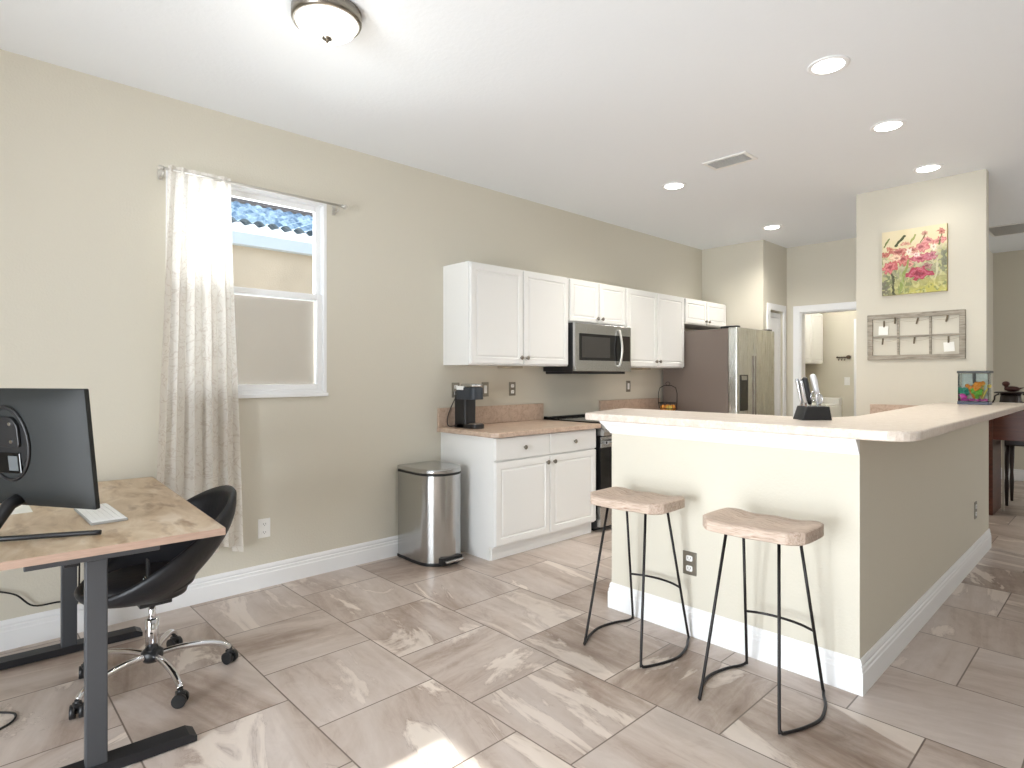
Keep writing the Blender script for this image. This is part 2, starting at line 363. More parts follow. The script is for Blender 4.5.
def smooth_path(P, k=6, closed=False):
    P = [Vector(p) for p in P]; out = []; n = len(P)
    for i in range(n if closed else n-1):
        if closed: a, b, c, d = P[i-1], P[i], P[(i+1) % n], P[(i+2) % n]
        else: a, b, c, d = P[max(i-1, 0)], P[i], P[i+1], P[min(i+2, n-1)]
        for j in range(k):
            t = j/k; out.append(0.5*((2*b)+(-a+c)*t+(2*a-5*b+4*c-d)*t*t+(-a+3*b-3*c+d)*t**3))
    if not closed: out.append(P[-1])
    return out
def round_poly(poly, rad, k=5):
    """round the corners of a polygon; rad: number or per-corner list"""
    out = []; n = len(poly)
    for i in range(n):
        r = rad[i] if isinstance(rad, (list, tuple)) else rad
        p = Vector(poly[i]); a = (Vector(poly[i-1])-p); b = (Vector(poly[(i+1) % n])-p)
        if r <= 0: out.append(tuple(p)); continue
        p0 = p+a.normalized()*r; p1 = p+b.normalized()*r
        for j in range(k+1):
            t = j/k; q = p0*(1-t)**2+p*2*t*(1-t)+p1*t*t; out.append((q.x, q.y))
    return out

# ------------------------------------------------------------------ room shell
HC = 2.83
struct('floor', MB().box(-0.2, 7.2, YB-0.2, 10.0, -0.1, 0), M['floor'])
struct('ceiling', MB().box(-0.2, 7.2, YB-0.2, 10.0, HC, HC+0.1), M['ceiling'])
WY0, WY1, WZ0, WZ1 = 0.87, 1.812, 1.180, 2.428
wl = MB().box(-0.2, 0, YB-0.2, WY0, 0, HC).box(-0.2, 0, WY1, 10.0, 0, HC).box(-0.2, 0, WY0, WY1, 0, WZ0).box(-0.2, 0, WY0, WY1, WZ1, HC)
struct('wall_left', wl, M['wall'])
DX0, DX1, DZ = 1.93, 3.55, 2.06
wb = MB().box(0, DX0, YB-0.2, YB, 0, HC).box(DX1, 7.0, YB-0.2, YB, 0, HC).box(DX0, DX1, YB-0.2, YB, DZ, HC)
struct('wall_back', wb, M['wall'])
struct('wall_right', MB().box(7.0, 7.2, YB-0.2, 10.0, 0, HC), M['wall'])
struct('wall_refrigerator_end', MB().box(0, 0.755, 6.70, 6.82, 0, HC), M['wall'])
PD0, PD1 = 6.86, 7.23                      # pantry door opening along y
struct('wall_pantry', MB().box(0.655, 0.755, 6.82, PD0, 0, HC).box(0.655, 0.755, PD1, 7.35, 0, HC).box(0.655, 0.755, PD0, PD1, 2.05, HC), M['wall'])
LX0, LX1 = 0.915, 1.70                     # laundry doorway
struct('wall_laundry_front', MB().box(0.655, LX0, 7.35, 7.47, 0, HC).box(LX1, 2.42, 7.35, 7.47, 0, HC).box(LX0, LX1, 7.35, 7.47, 2.04, HC), M['wall'])
struct('wall_laundry_left', MB().box(0.05, 0.17, 7.47, 9.4, 0, HC), M['wall'])
struct('wall_laundry_right', MB().box(2.30, 2.42, 7.47, 9.55, 0, HC), M['wall'])
struct('wall_far', MB().box(0.05, 2.30, 9.40, 9.55, 0, HC).box(2.30, 7.0, 9.55, 9.7, 0, HC), M['wall'])
XP, YP, XL = 2.904, 2.692, 1.658
struct('wall_pillar', MB().box(2.032, XP, 5.60, 5.70, 0, HC), M['wall'])
struct('wall_bar', MB().prism([(XL, YP), (XP, YP), (XP, 5.60), (XP-0.13, 5.60), (XP-0.13, YP+0.13), (XL, YP+0.13)], 0, 1.044), M['wall'])

def base_profile(t=0.016, h=0.14):
    return [(0, 0), (t, 0), (t, h*0.62), (t*0.8, h*0.66), (t*0.8, h*0.76), (t*0.5, h*0.80), (t*0.62, h*0.86), (t*0.5, h*0.93), (t*0.25, h), (0, h)]
def baseboard(name, path, h=0.14, t=0.016):
    """path: (x, y) list along the wall foot, the room on the left-hand side of the direction"""
    b = MB(); bm = b.bm; P = [Vector(p) for p in path]; n = len(P); prof = base_profile(t, h); rings = []
    for i, p in enumerate(P):
        d0 = (P[i]-P[i-1]).normalized() if i > 0 else None; d1 = (P[i+1]-P[i]).normalized() if i < n-1 else None
        nn = lambda d: Vector((-d.y, d.x))
        if d0 is None: o = nn(d1)
        elif d1 is None: o = nn(d0)
        else:
            a, c = nn(d0), nn(d1); o = (a+c)/(1+a.dot(c))
        rings.append([bm.verts.new((p.x+o.x*u, p.y+o.y*u, z)) for u, z in prof])
    for a, c in zip(rings, rings[1:]):
        for k in range(len(prof)): bm.faces.new((a[k], a[(k+1) % len(prof)], c[(k+1) % len(prof)], c[k]))
    bm.faces.new(rings[0]); bm.faces.new(rings[-1][::-1]); bmesh.ops.recalc_face_normals(bm, faces=bm.faces[:])
    struct(name, b, M['trim'])
baseboard('baseboard_left', [(0, 2.76), (0, YB)])
baseboard('baseboard_bar', [(XP, 5.705), (XP, YP), (XL, YP), (XL, YP+0.13)])
baseboard('baseboard_far', [(7.0, 9.55), (2.42, 9.55), (2.42, 7.35), (1.79, 7.35)])
baseboard('baseboard_laundry', [(2.3, 9.4), (0.17, 9.4)])
# white moulding right under the bar top, deeper at its upper edge
def under_trim():
    pr = [(0, 0.972), (0.006, 0.972), (0.012, 0.985), (0.018, 0.99), (0.03, 1.012), (0.046, 1.03), (0.05, 1.044), (0, 1.044)]
    b = MB(); bm = b.bm
    A = [bm.verts.new((XL-o, YP-o, z)) for o, z in pr]; Bv = [bm.verts.new((XP, YP-o, z)) for o, z in pr]; D = [bm.verts.new((XL-o, YP+0.13, z)) for o, z in pr]
    n = len(pr)
    for P, Q in ((D, A), (A, Bv)):
        for k in range(n): bm.faces.new((P[k], P[(k+1) % n], Q[(k+1) % n], Q[k]))
    bm.faces.new(D); bm.faces.new(Bv[::-1]); bmesh.ops.recalc_face_normals(bm, faces=bm.faces[:]); return b
struct('trim_bar', under_trim(), M['trim'])

# casings
def casing_y(name, x0, x1, zt, y, wdt=0.085):     # round an opening in a wall facing -y
    b = MB().box(x0-wdt, x0, y-0.018, y, 0, zt+wdt, 0.004).box(x1, x1+wdt, y-0.018, y, 0, zt+wdt, 0.004).box(x0, x1, y-0.018, y, zt, zt+wdt, 0.004)
    b.box(x0-0.002, x0+0.012, y, y+0.12, 0, zt).box(x1-0.012, x1, y, y+0.12, 0, zt).box(x0, x1, y, y+0.12, zt-0.012, zt)
    struct(name, b, M['trim'])
casing_y('trim_1', LX0, LX1, 2.04, 7.35, 0.078)
struct('trim_2', MB().box(0.755, 0.773, PD0-0.075, PD0, 0, 2.125, 0.004).box(0.755, 0.773, PD1, PD1+0.07, 0, 2.125, 0.004).box(0.755, 0.773, PD0, PD1, 2.05, 2.125, 0.004), M['trim'])
d1 = struct('door_1', MB().panel(PD0+0.004, PD1-0.004, 0.01, 2.03, 0.70, 0.035, 0.07), M['trim'], label='white panelled pantry door beside the refrigerator', cat='door')
struct('trim_3', MB().box(0.88, 0.955, 9.382, 9.40, 0, 2.1, 0.004), M['trim'])
# glass door behind the camera
d2 = struct('door_2', MB().box(DX0, DX0+0.05, YB-0.12, YB-0.07, 0, DZ).box(DX1-0.05, DX1, YB-0.12, YB-0.07, 0, DZ).box(DX0, DX1, YB-0.12, YB-0.07, DZ-0.05, DZ).box(DX0, DX1, YB-0.12, YB-0.07, 0, 0.04)
       .box((DX0+DX1)/2-0.03, (DX0+DX1)/2+0.03, YB-0.12, YB-0.07, 0, DZ), M['trim'], label='white framed sliding glass door', cat='door')
obj('pane', MB().box(DX0+0.05, DX1-0.05, YB-0.098, YB-0.092, 0.04, DZ-0.05), M['glass'], d2)

# ------------------------------------------------------------------ window on the left wall
wf = MB()
def ring(b, y0, y1, z0, z1, x0, x1, wd, bev=0.003, wb_=None):
    wb_ = wb_ or wd
    b.box(x0, x1, y0, y0+wd, z0, z1, bev).box(x0, x1, y1-wd, y1, z0, z1, bev).box(x0, x1, y0+wd, y1-wd, z1-wd, z1, bev).box(x0, x1, y0+wd, y1-wd, z0, z0+wb_, bev)
ring(wf, WY0, WY1, WZ0, WZ1, -0.10, 0.003, 0.022)
win = struct('window_1', wf, M['trim'], label='white single-hung window in the left wall beside the curtain', cat='window')
s = MB(); ring(s, WY0+0.022, WY1-0.022, 1.785, WZ1-0.022, -0.085, -0.045, 0.034); obj('upper_sash', s, M['trim'], win)
s = MB(); ring(s, WY0+0.022, WY1-0.022, WZ0+0.022, 1.825, -0.055, -0.015, 0.036); obj('lower_sash', s, M['trim'], win)
obj('upper_pane', MB().box(-0.068, -0.063, WY0+0.055, WY1-0.055, 1.81, WZ1-0.05), M['glass'], win)
obj('lower_pane', MB().box(-0.038, -0.033, WY0+0.055, WY1-0.055, WZ0+0.05, 1.80), M['glass'], win)
obj('insect_screen', MB().box(-0.093, -0.0915, WY0+0.03, WY1-0.03, WZ0+0.03, 1.80), M['screen'], win)
obj('window_sill', MB().box(-0.05, 0.022, WY0-0.02, WY1+0.004, WZ0-0.022, WZ0+0.002, 0.004), M['trim'], win)
# the house next door
hs = thing('neighbouring_house', 'tan stucco house with sky-tinted barrel tile roof outside the window', 'house', (-3.5, 3, 0))
obj('wall', MB().box(-5.5, -3.08, -3, 12, -0.3, 2.80), M['stucco'], hs)
obj('fascia', MB().box(-3.03, -2.98, -3.2, 12.2, 2.71, 2.84, 0.005).box(-3.08, -3.03, -3.2, 12.2, 2.71, 2.75), M['fascia'], hs)
def roof(lo, hi):
    b = MB(); bm = b.bm; pitch = math.radians(20); rows = 16; dr = 0.24; per = 0.15; ny = int(10/per*8)
    prev = None
    for r in range(lo, hi):
        for q in range(2):
            s_ = r*dr + q*dr*1.0
            lift = 0.075 if q == 0 else 0.012
            vs = []
            for i in range(ny+1):
                y = -2 + i*per/8; wv = 0.05*abs(math.sin(PI*y/per))**0.8
                x = -2.95 - s_*math.cos(pitch); z = 2.86 + s_*math.sin(pitch) + lift + wv
                vs.append(bm.verts.new((x, y, z)))
            if prev:
                for i in range(ny): bm.faces.new((prev[i], prev[i+1], vs[i+1], vs[i])).smooth = False
            prev = vs
    bmesh.ops.recalc_face_normals(bm, faces=bm.faces[:]); return b
M['rooftile'] = ramp_mat('sky_tinted_tile', [(0.38, (84, 116, 146)), (0.62, (186, 206, 222))], 0.5, 7, (4, 1, 1), second=(2, 0.55, 0.8, (140, 165, 185)))  # blue sky reflection and row-step shade put into the tile colour
obj('roof', roof(0, 10), M['rooftile'], hs)
obj('upper_roof', roof(10, 24), mat('dark_upper_tile', (104, 98, 100), 0.7, bump=1, bscale=12), hs)
# ground outside
g = struct('ground', MB().box(-12, -0.2, -8, 16, -0.35, -0.3), mat('gravel', (176, 170, 160), 0.95, noise=0.2)); tag(g, 'pale gravel strip between the two houses', 'ground')
del g['kind']; g['kind'] = 'structure'

# curtain rod and curtain
rod = thing('curtain_rod', 'thin pale metal curtain rod above the window', 'curtain rod', (0.08, 1.35, 2.405))
obj('rod', MB().cyl((0.08, 0.83, 2.408), (0.08, 1.885, 2.408), 0.0075), M['rodm'], rod)
for y, r_ in ((0.825, 0.013), (1.90, 0.018)):
    obj('finial', MB().ball((0.08, y, 2.408), r_).cyl((0.08, y-0.016 if y > 1 else y+0.004, 2.408), (0.08, y-0.026 if y > 1 else y+0.016, 2.408), 0.012), M['rodm'], rod)
for y in (0.842, 1.86):
    obj('bracket', MB().box(-0.001, 0.006, y-0.012, y+0.012, 2.36, 2.43, 0.002).tube([(0.004, y, 2.375), (0.05, y, 2.372), (0.078, y, 2.392)], 0.005), M['rodm'], rod)
def curtain():
    b = MB(); bm = b.bm; uv = bm.loops.layers.uv.new('uv'); nu, nv = 260, 60; G = []
    folds = 5.0
    for j in range(nv+1):
        t = j/nv; z = 2.432 - t*(2.432-0.30); row = []
        for i in range(nu+1):
            s_ = i/nu
            y0 = 0.862 - 0.085*t; y1 = 1.185 + 0.055*t
            ph = 2*PI*folds*s_ + 0.6*math.sin(5*s_+2*t)
            amp = 0.009 + 0.034*min(1, t*2.5)*(0.7+0.3*math.sin(9*s_+1))
            pin = max(0, 1-t*30)
            y = y0+(y1-y0)*s_ + 0.012*math.sin(2*ph+1)*min(1, t*3)
            x = 0.080 + amp*math.sin(ph)*(1-0.4*pin) + 0.004*math.sin(37*s_)*pin
            zz = z + (0.012*math.sin(ph*0.5+1) if j == nv else 0) - 0.025*(s_ > 0.93)*t + 0.05*(1-s_)*0 
            row.append((bm.verts.new((x, y, zz)), s_, t))
        G.append(row)
    for j in range(nv):
        for i in range(nu):
            q = [G[j][i], G[j][i+1], G[j+1][i+1], G[j+1][i]]; f = bm.faces.new([a[0] for a in q]); f.smooth = True
            for l, a in zip(f.loops, q): l[uv].uv = (a[1], a[2]*2.4)
    return b
tag(obj('curtain', curtain(), M['curtain']), 'long sheer white curtain with faint branch pattern hanging over the window', 'curtain')

# ------------------------------------------------------------------ wall plates
M['plate'] = mat('brushed_nickel_plate', (138, 132, 120), 0.4, 0.8)
def plate(name, label, axis, x, y, z, wide=0.074, m=None, kindv='duplex', group=None, facing=1, cat='outlet'):
    """plate on a wall of constant x (axis 'x', facing +x) or constant y (axis 'y', facing -y); x, y, z = plate centre"""
    rz = 0 if axis == 'x' else -PI/2
    t = thing(name, label, cat, (x, y, z-0.058), rz, group)
    h = 0.116
    obj('plate', MB().box(0, 0.006, -wide/2, wide/2, 0, h, 0.002), m or M['plate'], t, True)
    if kindv == 'duplex':
        for dz in (0.033, 0.083):
            r_ = obj('receptacle', MB().prism(round_poly([(-0.017, dz-0.014), (0.017, dz-0.014), (0.017, dz+0.014), (-0.017, dz+0.014)], 0.008), 0.005, 0.0085, axis='x'), M['white'], t, True)
            obj('slot', MB().box(0.008, 0.009, -0.008, -0.006, dz-0.003, dz+0.007).box(0.008, 0.009, 0.006, 0.008, dz-0.003, dz+0.007).cyl((0.008, 0, dz-0.008), (0.009, 0, dz-0.008), 0.002), M['black'], r_, True)
    else:
        n = round(wide/0.074) or 1
        for k in range(n):
            yy = (k-(n-1)/2)*0.046
            obj('rocker', MB().box(0.005, 0.011, yy-0.015, yy+0.015, 0.026, 0.09, 0.003), M['white'], t, True)
    return t
plate('wall_outlet', 'white wall outlet below the window, right of the curtain', 'x', 0, 1.404, 0.361, m=M['white'])
plate('wall_outlet', 'nickel outlet left of the coffee maker, partly behind it', 'x', 0, 2.885, 1.180)
plate('light_switch', 'nickel switch plate just right of the coffee maker', 'x', 0, 3.19, 1.180, kindv='rocker', cat='light switch')
plate('wall_outlet', 'nickel outlet over the middle of the left worktop', 'x', 0, 3.496, 1.180)
plate('light_switch', 'nickel switch plate between microwave and fruit basket', 'x', 0, 5.17, 1.180, kindv='rocker', cat='light switch')
plate('wall_outlet', 'nickel outlet low on the front of the bar between the two stools', 'y', 2.141, YP, 0.357)
plate('wall_outlet', 'nickel outlet low on the right side of the bar', 'x', XP, 5.157, 0.363)
plate('light_switch', 'white light switch on the laundry room wall below the hooks', 'y', 0.79, 9.40, 1.21, m=M['white'], kindv='rocker', cat='light switch')

# ------------------------------------------------------------------ cabinets
def knob(y, z, x, parent, r=0.0165):
    return obj('knob', MB().cyl((x, y, z), (x+0.014, y, z), 0.006).ball((x+0.02, y, z), r, (0.6, 1, 1)), M['nickel'], parent)
def wall_cabinet(label, y0, y1, z0, z1, kn, dep=0.305):
    t = thing('wall_cabinet', label, 'cabinet', (0, (y0+y1)/2, z0), 0, 'white wall cabinets')
    obj('body', MB().box(0.001, dep, y0, y1, z0, z1, 0.002), M['cab'], t)
    ym = (y0+y1)/2; fr = 0.055 if y1-y0 > 0.9 else 0.048
    for s_, (a, b_) in ((-1, (y0+0.012, ym-0.006)), (1, (ym+0.006, y1-0.012))):
        d = obj('door', MB().panel(a, b_, z0+0.012, z1-0.012, dep, 0.02, fr), M['cab'], t)
        ky = (ym-0.034 if s_ < 0 else ym+0.034); knob(ky, z0+0.012+kn, dep+0.02, d)
    return t
wall_cabinet('tall white two-door wall cabinet above the coffee maker', 2.765, 3.865, 1.372, 2.134, 0.05)
wall_cabinet('short white two-door wall cabinet directly above the microwave', 3.869, 4.683, 1.752, 2.134, 0.04)
wall_cabinet('tall white two-door wall cabinet between microwave and refrigerator', 4.687, 5.750, 1.372, 2.134, 0.05)
wall_cabinet('short white two-door wall cabinet above the refrigerator', 5.754, 6.690, 1.852, 2.134, 0.035)

def base_cabinet(label, y0, y1, dep=0.61, vis=True):
    t = thing('base_cabinet', label, 'cabinet', (dep/2, (y0+y1)/2, 0))
    obj('body', MB().prism([(0.001, 0), (dep-0.045, 0), (dep-0.045, 0.095), (dep, 0.095), (dep, 0.863), (0.001, 0.863)], y0, y1, axis='y'), M['cab'], t)
    obj('toe_kick', MB().box(dep-0.046, dep-0.034, y0+0.015, y1, 0, 0.093), M['cab'], t)
    ym = (y0+y1)/2
    for s_, (a, b_) in ((-1, (y0+0.004, ym-0.003)), (1, (ym+0.003, y1-0.004))):
        d = obj('door', MB().panel(a, b_, 0.108, 0.690, dep, 0.02, 0.06), M['cab'], t); knob(ym+s_*0.038, 0.645, dep+0.02, d)
        r_ = obj('drawer', MB().box(dep, dep+0.02, a, b_, 0.702, 0.856, 0.004), M['cab'], t); knob((a+b_)/2, 0.778, dep+0.02, r_)
    return t
base_cabinet('white base cabinet with two drawers and two doors beside the trash can', 2.742, 3.850)
base_cabinet('white base cabinet between range and refrigerator', 4.675, 5.745)
def worktop(label, y0, y1, clip):
    poly = [(0.001, y0), (0.655-clip, y0), (0.665, y0+clip*1.2), (0.665, y1), (0.001, y1)]
    t = obj('worktop', MB().prism(poly, 0.864, 0.900, 0.006), M['counter_shaded']); tag(t, label, 'worktop')
    bs = obj('backsplash', MB().box(0.001, 0.022, y0+0.003, y1-0.001, 0.900, 1.045, 0.003), M['counter_shaded'], t)
    return t
worktop('speckled beige worktop under the coffee maker', 2.705, 3.866, 0.03)
worktop('speckled beige worktop between range and refrigerator', 4.674, 5.75, 0.0)

# range
rg = thing('range', 'stainless steel range with black glass top between the two worktops', 'range', (0.33, 4.27, 0))
Y0, Y1 = 3.872, 4.668
obj('body', MB().box(0.01, 0.615, Y0, Y1, 0.03, 0.899, 0.003).box(0.05, 0.56, Y0+0.03, Y1-0.03, 0.0, 0.03), M['black'], rg)
obj('cooktop', MB().box(0.01, 0.64, Y0-0.002, Y1+0.002, 0.9012, 0.910, 0.003).box(0.012, 0.06, Y0+0.004, Y1-0.004, 0.910, 0.926, 0.003), M['blackgloss'], rg)
cp = obj('control_panel', MB().prism([(0.615, 0.80), (0.685, 0.80), (0.69, 0.83), (0.645, 0.900), (0.615, 0.900)], Y0+0.004, Y1-0.004, axis='y'), M['steel'], rg)
for k in range(5):
    yk = Y0+0.09+k*0.155; n_ = Vector((0.083, 0, 0.045)).normalized(); p = Vector((0.668, yk, 0.866))
    obj('knob', MB().cyl(p, p+n_*0.028, 0.02, 0.017), M['steel'], cp)
dr = obj('oven_door', MB().box(0.615, 0.652, Y0+0.006, Y1-0.006, 0.225, 0.79, 0.004), M['blackgloss'], rg)
obj('handle', MB().cyl((0.70, Y0+0.03, 0.745), (0.70, Y1-0.03, 0.745), 0.014).box(0.65, 0.705, Y0+0.03, Y0+0.055, 0.732, 0.758, 0.003).box(0.65, 0.705, Y1-0.055, Y1-0.03, 0.732, 0.758, 0.003), M['steel'], dr)
obj('top_rail', MB().box(0.650, 0.656, Y0+0.006, Y1-0.006, 0.70, 0.79, 0.002), M['steel'], dr)
obj('drawer', MB().box(0.615, 0.650, Y0+0.006, Y1-0.006, 0.045, 0.215, 0.004), M['steel'], rg)

# microwave
mw = thing('microwave', 'stainless steel microwave under the short cabinet over the range', 'microwave', (0.2, 4.27, 1.32))
MY0, MY1, MZ0, MZ1 = 3.872, 4.680, 1.325, 1.748
obj('body', MB().box(0.01, 0.355, MY0, MY1, MZ0+0.004, MZ1, 0.003), M['black'], mw)
obj('vent_base', MB().box(0.02, 0.33, MY0+0.02, MY1-0.02, MZ0-0.018, MZ0+0.004, 0.003), M['black'], mw)
fd = obj('front', MB().box(0.355, 0.385, MY0, MY1, MZ0+0.004, MZ1, 0.005), M['steel'], mw)
wd = obj('window', MB().box(0.384, 0.388, MY0+0.055, MY1-0.02, MZ0+0.10, MZ1-0.09, 0.001), M['blackgloss'], fd)
obj('mesh_window', MB().box(0.388, 0.3892, MY0+0.085, MY0+0.48, MZ0+0.125, MZ1-0.115), mat('oven_mesh', (58, 56, 54), 0.35), fd)
obj('control_panel', MB().box(0.388, 0.3895, MY1-0.17, MY1-0.03, MZ0+0.105, MZ1-0.095), mat('dark_control_glass', (42, 34, 32), 0.15), mw)
obj('handle', MB().tube(smooth_path([(0.384, MY1-0.20, MZ0+0.055), (0.405, MY1-0.20, MZ0+0.07), (0.428, MY1-0.20, MZ0+0.21), (0.405, MY1-0.20, MZ1-0.06), (0.384, MY1-0.20, MZ1-0.045)]), 0.011), M['rodm'], mw)

# refrigerator
fr_ = thing('refrigerator', 'stainless steel side-by-side refrigerator with dark grey side panel', 'refrigerator', (0.4, 6.25, 0))
FY0, FY1, FX = 5.785, 6.690, 0.79
M['fsteel'] = mat('fridge_steel', (208, 208, 202), 0.28, 1.0, rvar=0.08, nscale=6, nstretch=(60, 60, 1))
obj('body', MB().box(0.03, FX, FY0, FY1, 0.02, 1.775, 0.006), M['fridge_side'], fr_)
ysp = 6.175
for nm, a, b_ in (('freezer_door', FY0, ysp-0.005), ('refrigerator_door', ysp+0.005, FY1)):
    dd = obj('door', MB().box(FX+0.004, FX+0.098, a, b_, 0.06, 1.785, 0.010, 3), M['fsteel'], fr_)
    yh = ysp-0.03 if a == FY0 else ysp+0.03
    obj('handle', MB().box(FX+0.098, FX+0.104, yh-0.012, yh+0.012, 0.5, 1.5, 0.002), M['steel_d'], dd)
    if a == FY0:
        dp = obj('dispenser', MB().box(FX+0.097, FX+0.101, 5.85, 6.03, 0.93, 1.30, 0.001), M['blackgloss'], dd)
        obj('display', MB().box(FX+0.101, FX+0.103, 5.88, 6.00, 1.245, 1.29), M['steel'], dd)
for y in (FY0+0.07, FY1-0.07):
    obj('hinge_cover', MB().box(FX-0.10, FX+0.085, y-0.035, y+0.035, 1.775, 1.803, 0.006), M['black'], fr_)
obj('base_grille', MB().box(FX-0.02, FX+0.06, FY0+0.02, FY1-0.02, 0.0, 0.055, 0.003), M['black'], fr_)

# under-cabinet lights
for y, lb in ((3.36, 'thin grey under-cabinet light above the outlet'), (5.22, 'thin grey under-cabinet light above the switch beside the microwave')):
    t = obj('cabinet_light', MB().box(0.04, 0.20, y-0.07, y+0.07, 1.352, 1.371, 0.003), mat('grey_plastic', (170, 160, 140), 0.5)); tag(t, lb, 'light', 'under-cabinet lights')

# coffee maker
cm = thing('coffee_maker', 'black single-serve coffee maker with silver lid on the left worktop', 'coffee maker', (0.2, 2.86, 0.900))
cy0, cy1 = 2.80, 2.91
def rb(b, x0, x1, y0, y1, z0, z1, r=0.03, bev=0.004): return b.prism(round_poly([(x0, y0), (x1, y0), (x1, y1), (x0, y1)], r), z0, z1, bev)
obj('body', rb(MB(), 0.09, 0.225, cy0, cy1, 0.900, 1.15, 0.02), M['black'], cm)
obj('base', rb(MB(), 0.09, 0.335, cy0, cy1, 0.900, 0.931, 0.04), M['black'], cm)
obj('brew_head', rb(MB(), 0.10, 0.325, cy0-0.004, cy1+0.004, 1.115, 1.205, 0.045), mat('slate_plastic', (48, 54, 62), 0.3), cm)
obj('lid', rb(MB(), 0.15, 0.322, cy0-0.001, cy1+0.001, 1.206, 1.232, 0.045, 0.008), M['steel'], cm)
obj('handle', MB().box(0.13, 0.21, cy0-0.012, cy0+0.03, 1.185, 1.215, 0.005), M['white'], cm)
obj('drip_tray', rb(MB(), 0.24, 0.326, cy0+0.01, cy1-0.01, 0.931, 0.937, 0.03, 0), M['steel_d'], cm)
obj('power_cord', MB().tube(smooth_path([(0.012, 2.885, 1.16), (0.03, 2.86, 1.12), (0.035, 2.80, 1.02), (0.04, 2.775, 0.95), (0.06, 2.775, 0.908), (0.095, 2.82, 0.912)]), 0.0035)
    .box(0.008, 0.03, 2.873, 2.897, 1.145, 1.170, 0.003), M['black'], cm)

# wire fruit basket with fruit
bk = thing('fruit_basket', 'black wire fruit basket with tall arched handle beside the refrigerator', 'basket', (0.22, 5.58, 0.9005))
bc = Vector((0.22, 5.58, 0.9005)); b = MB()
for z, r_ in ((0.004, 0.055), (0.045, 0.088), (0.10, 0.098)):
    b.tube([bc+Vector((r_*math.cos(a), r_*math.sin(a), z)) for a in np.linspace(0, 2*PI, 28, endpoint=False)], 0.003, 6, True)
obj('rim_hoops', b, M['wire'], bk)
b = MB()
for k in range(14):
    a = 2*PI*k/14; b.tube([bc+Vector((r_*math.cos(a), r_*math.sin(a), z)) for r_, z in ((0.01, 0.004), (0.055, 0.004), (0.088, 0.045), (0.098, 0.10))], 0.002, 5)
obj('wires', b, M['wire'], bk)
obj('handle', MB().tube([bc+Vector((q[0]*0.70, q[0]*0.70, q[1])) for q in [(-0.098, 0.10), (-0.10, 0.2), (-0.085, 0.26), (-0.04, 0.285), (0.04, 0.285), (0.085, 0.26), (0.10, 0.2), (0.098, 0.10)]], 0.004)
    .tube([bc+Vector((0.022*math.cos(a)*0.7, 0.022*math.cos(a)*0.7, 0.305+0.018*math.sin(a))) for a in np.linspace(0, 2*PI, 16, endpoint=False)], 0.003, 6, True), M['wire'], bk)
fm = mat('orange_peel', (214, 140, 50), 0.5, bump=0.3, bscale=200); ym_ = mat('lemon_peel', (214, 186, 88), 0.5, bump=0.3, bscale=200)
for k, (dx, dy, m_, lb, nm) in enumerate([(0.035, -0.03, ym_, 'yellow lemon at the front right of the wire basket', 'lemon'), (-0.03, -0.035, fm, 'orange at the left of the wire basket', 'orange'),
        (-0.02, 0.035, fm, 'orange at the back of the wire basket', 'orange'), (0.04, 0.033, fm, 'orange at the right of the wire basket', 'orange')]):
    tag(obj(nm, MB().ball(bc+Vector((dx, dy, 0.046)), 0.035, (1, 1, 1.02) if nm == 'orange' else (1.15, 0.85, 0.9)), m_), lb, 'fruit', 'fruit in the wire basket')

# ------------------------------------------------------------------ bar top and inner counter
ZT = 1.085
poly = [(1.530, 2.60), (3.115, 2.565), (3.115, 5.95), (2.908, 5.95), (2.908, 5.596), (2.60, 5.596), (2.655, 4.0), (2.68, 3.40), (2.60, 3.15), (1.40, 3.15)]
poly = round_poly(poly, [0.035, 0.15, 0.04, 0, 0, 0.02, 0, 0.1, 0.1, 0.05], 8)
tag(obj('bar_counter', MB().prism(poly, 1.0445, ZT, 0.008, seg=3), M['counter']), 'long pale speckled L-shaped bar top on the half wall', 'counter')
ic = obj('worktop', MB().prism([(XL+0.02, YP+0.131), (2.15, YP+0.131), (2.773, YP+0.131), (2.773, 5.598), (2.14, 5.598), (2.14, 3.44), (XL+0.02, 3.44)], 0.877, 0.914, 0.006), M['counter_shaded'])
tag(ic, 'lower beige worktop behind the bar, running to the pillar', 'worktop')
obj('backsplash', MB().box(2.14, 2.60, 5.578, 5.598, 0.914, 1.056, 0.003), M['counter_shaded'], ic)
kc = thing('base_cabinet', 'white base cabinets under the lower worktop behind the bar', 'cabinet', (2.4, 4.3, 0))
obj('body', MB().prism([(XL+0.04, YP+0.132), (2.771, YP+0.132), (2.771, 5.596), (2.17, 5.596), (2.17, 3.41), (XL+0.04, 3.41)], 0.0, 0.876), M['cab'], kc)
for k in range(4):
    ya = 3.46+k*0.53
    T_ = Matrix.Translation((2.17, 0, 0)) @ Matrix.Scale(-1, 4, (1, 0, 0))
    d = obj('door', MB(T_).panel(ya, ya+0.52, 0.112, 0.86, 0.0, 0.02, 0.06), M['cab'], kc)
tag(obj('glint_patch', MB().box(2.24, 2.38, 5.3, 5.44, 0.914, 0.916), M['paper']), 'small white patch standing in for a glint on the lower worktop by the pillar', 'paper')  # white sheet put in for a glint on the worktop

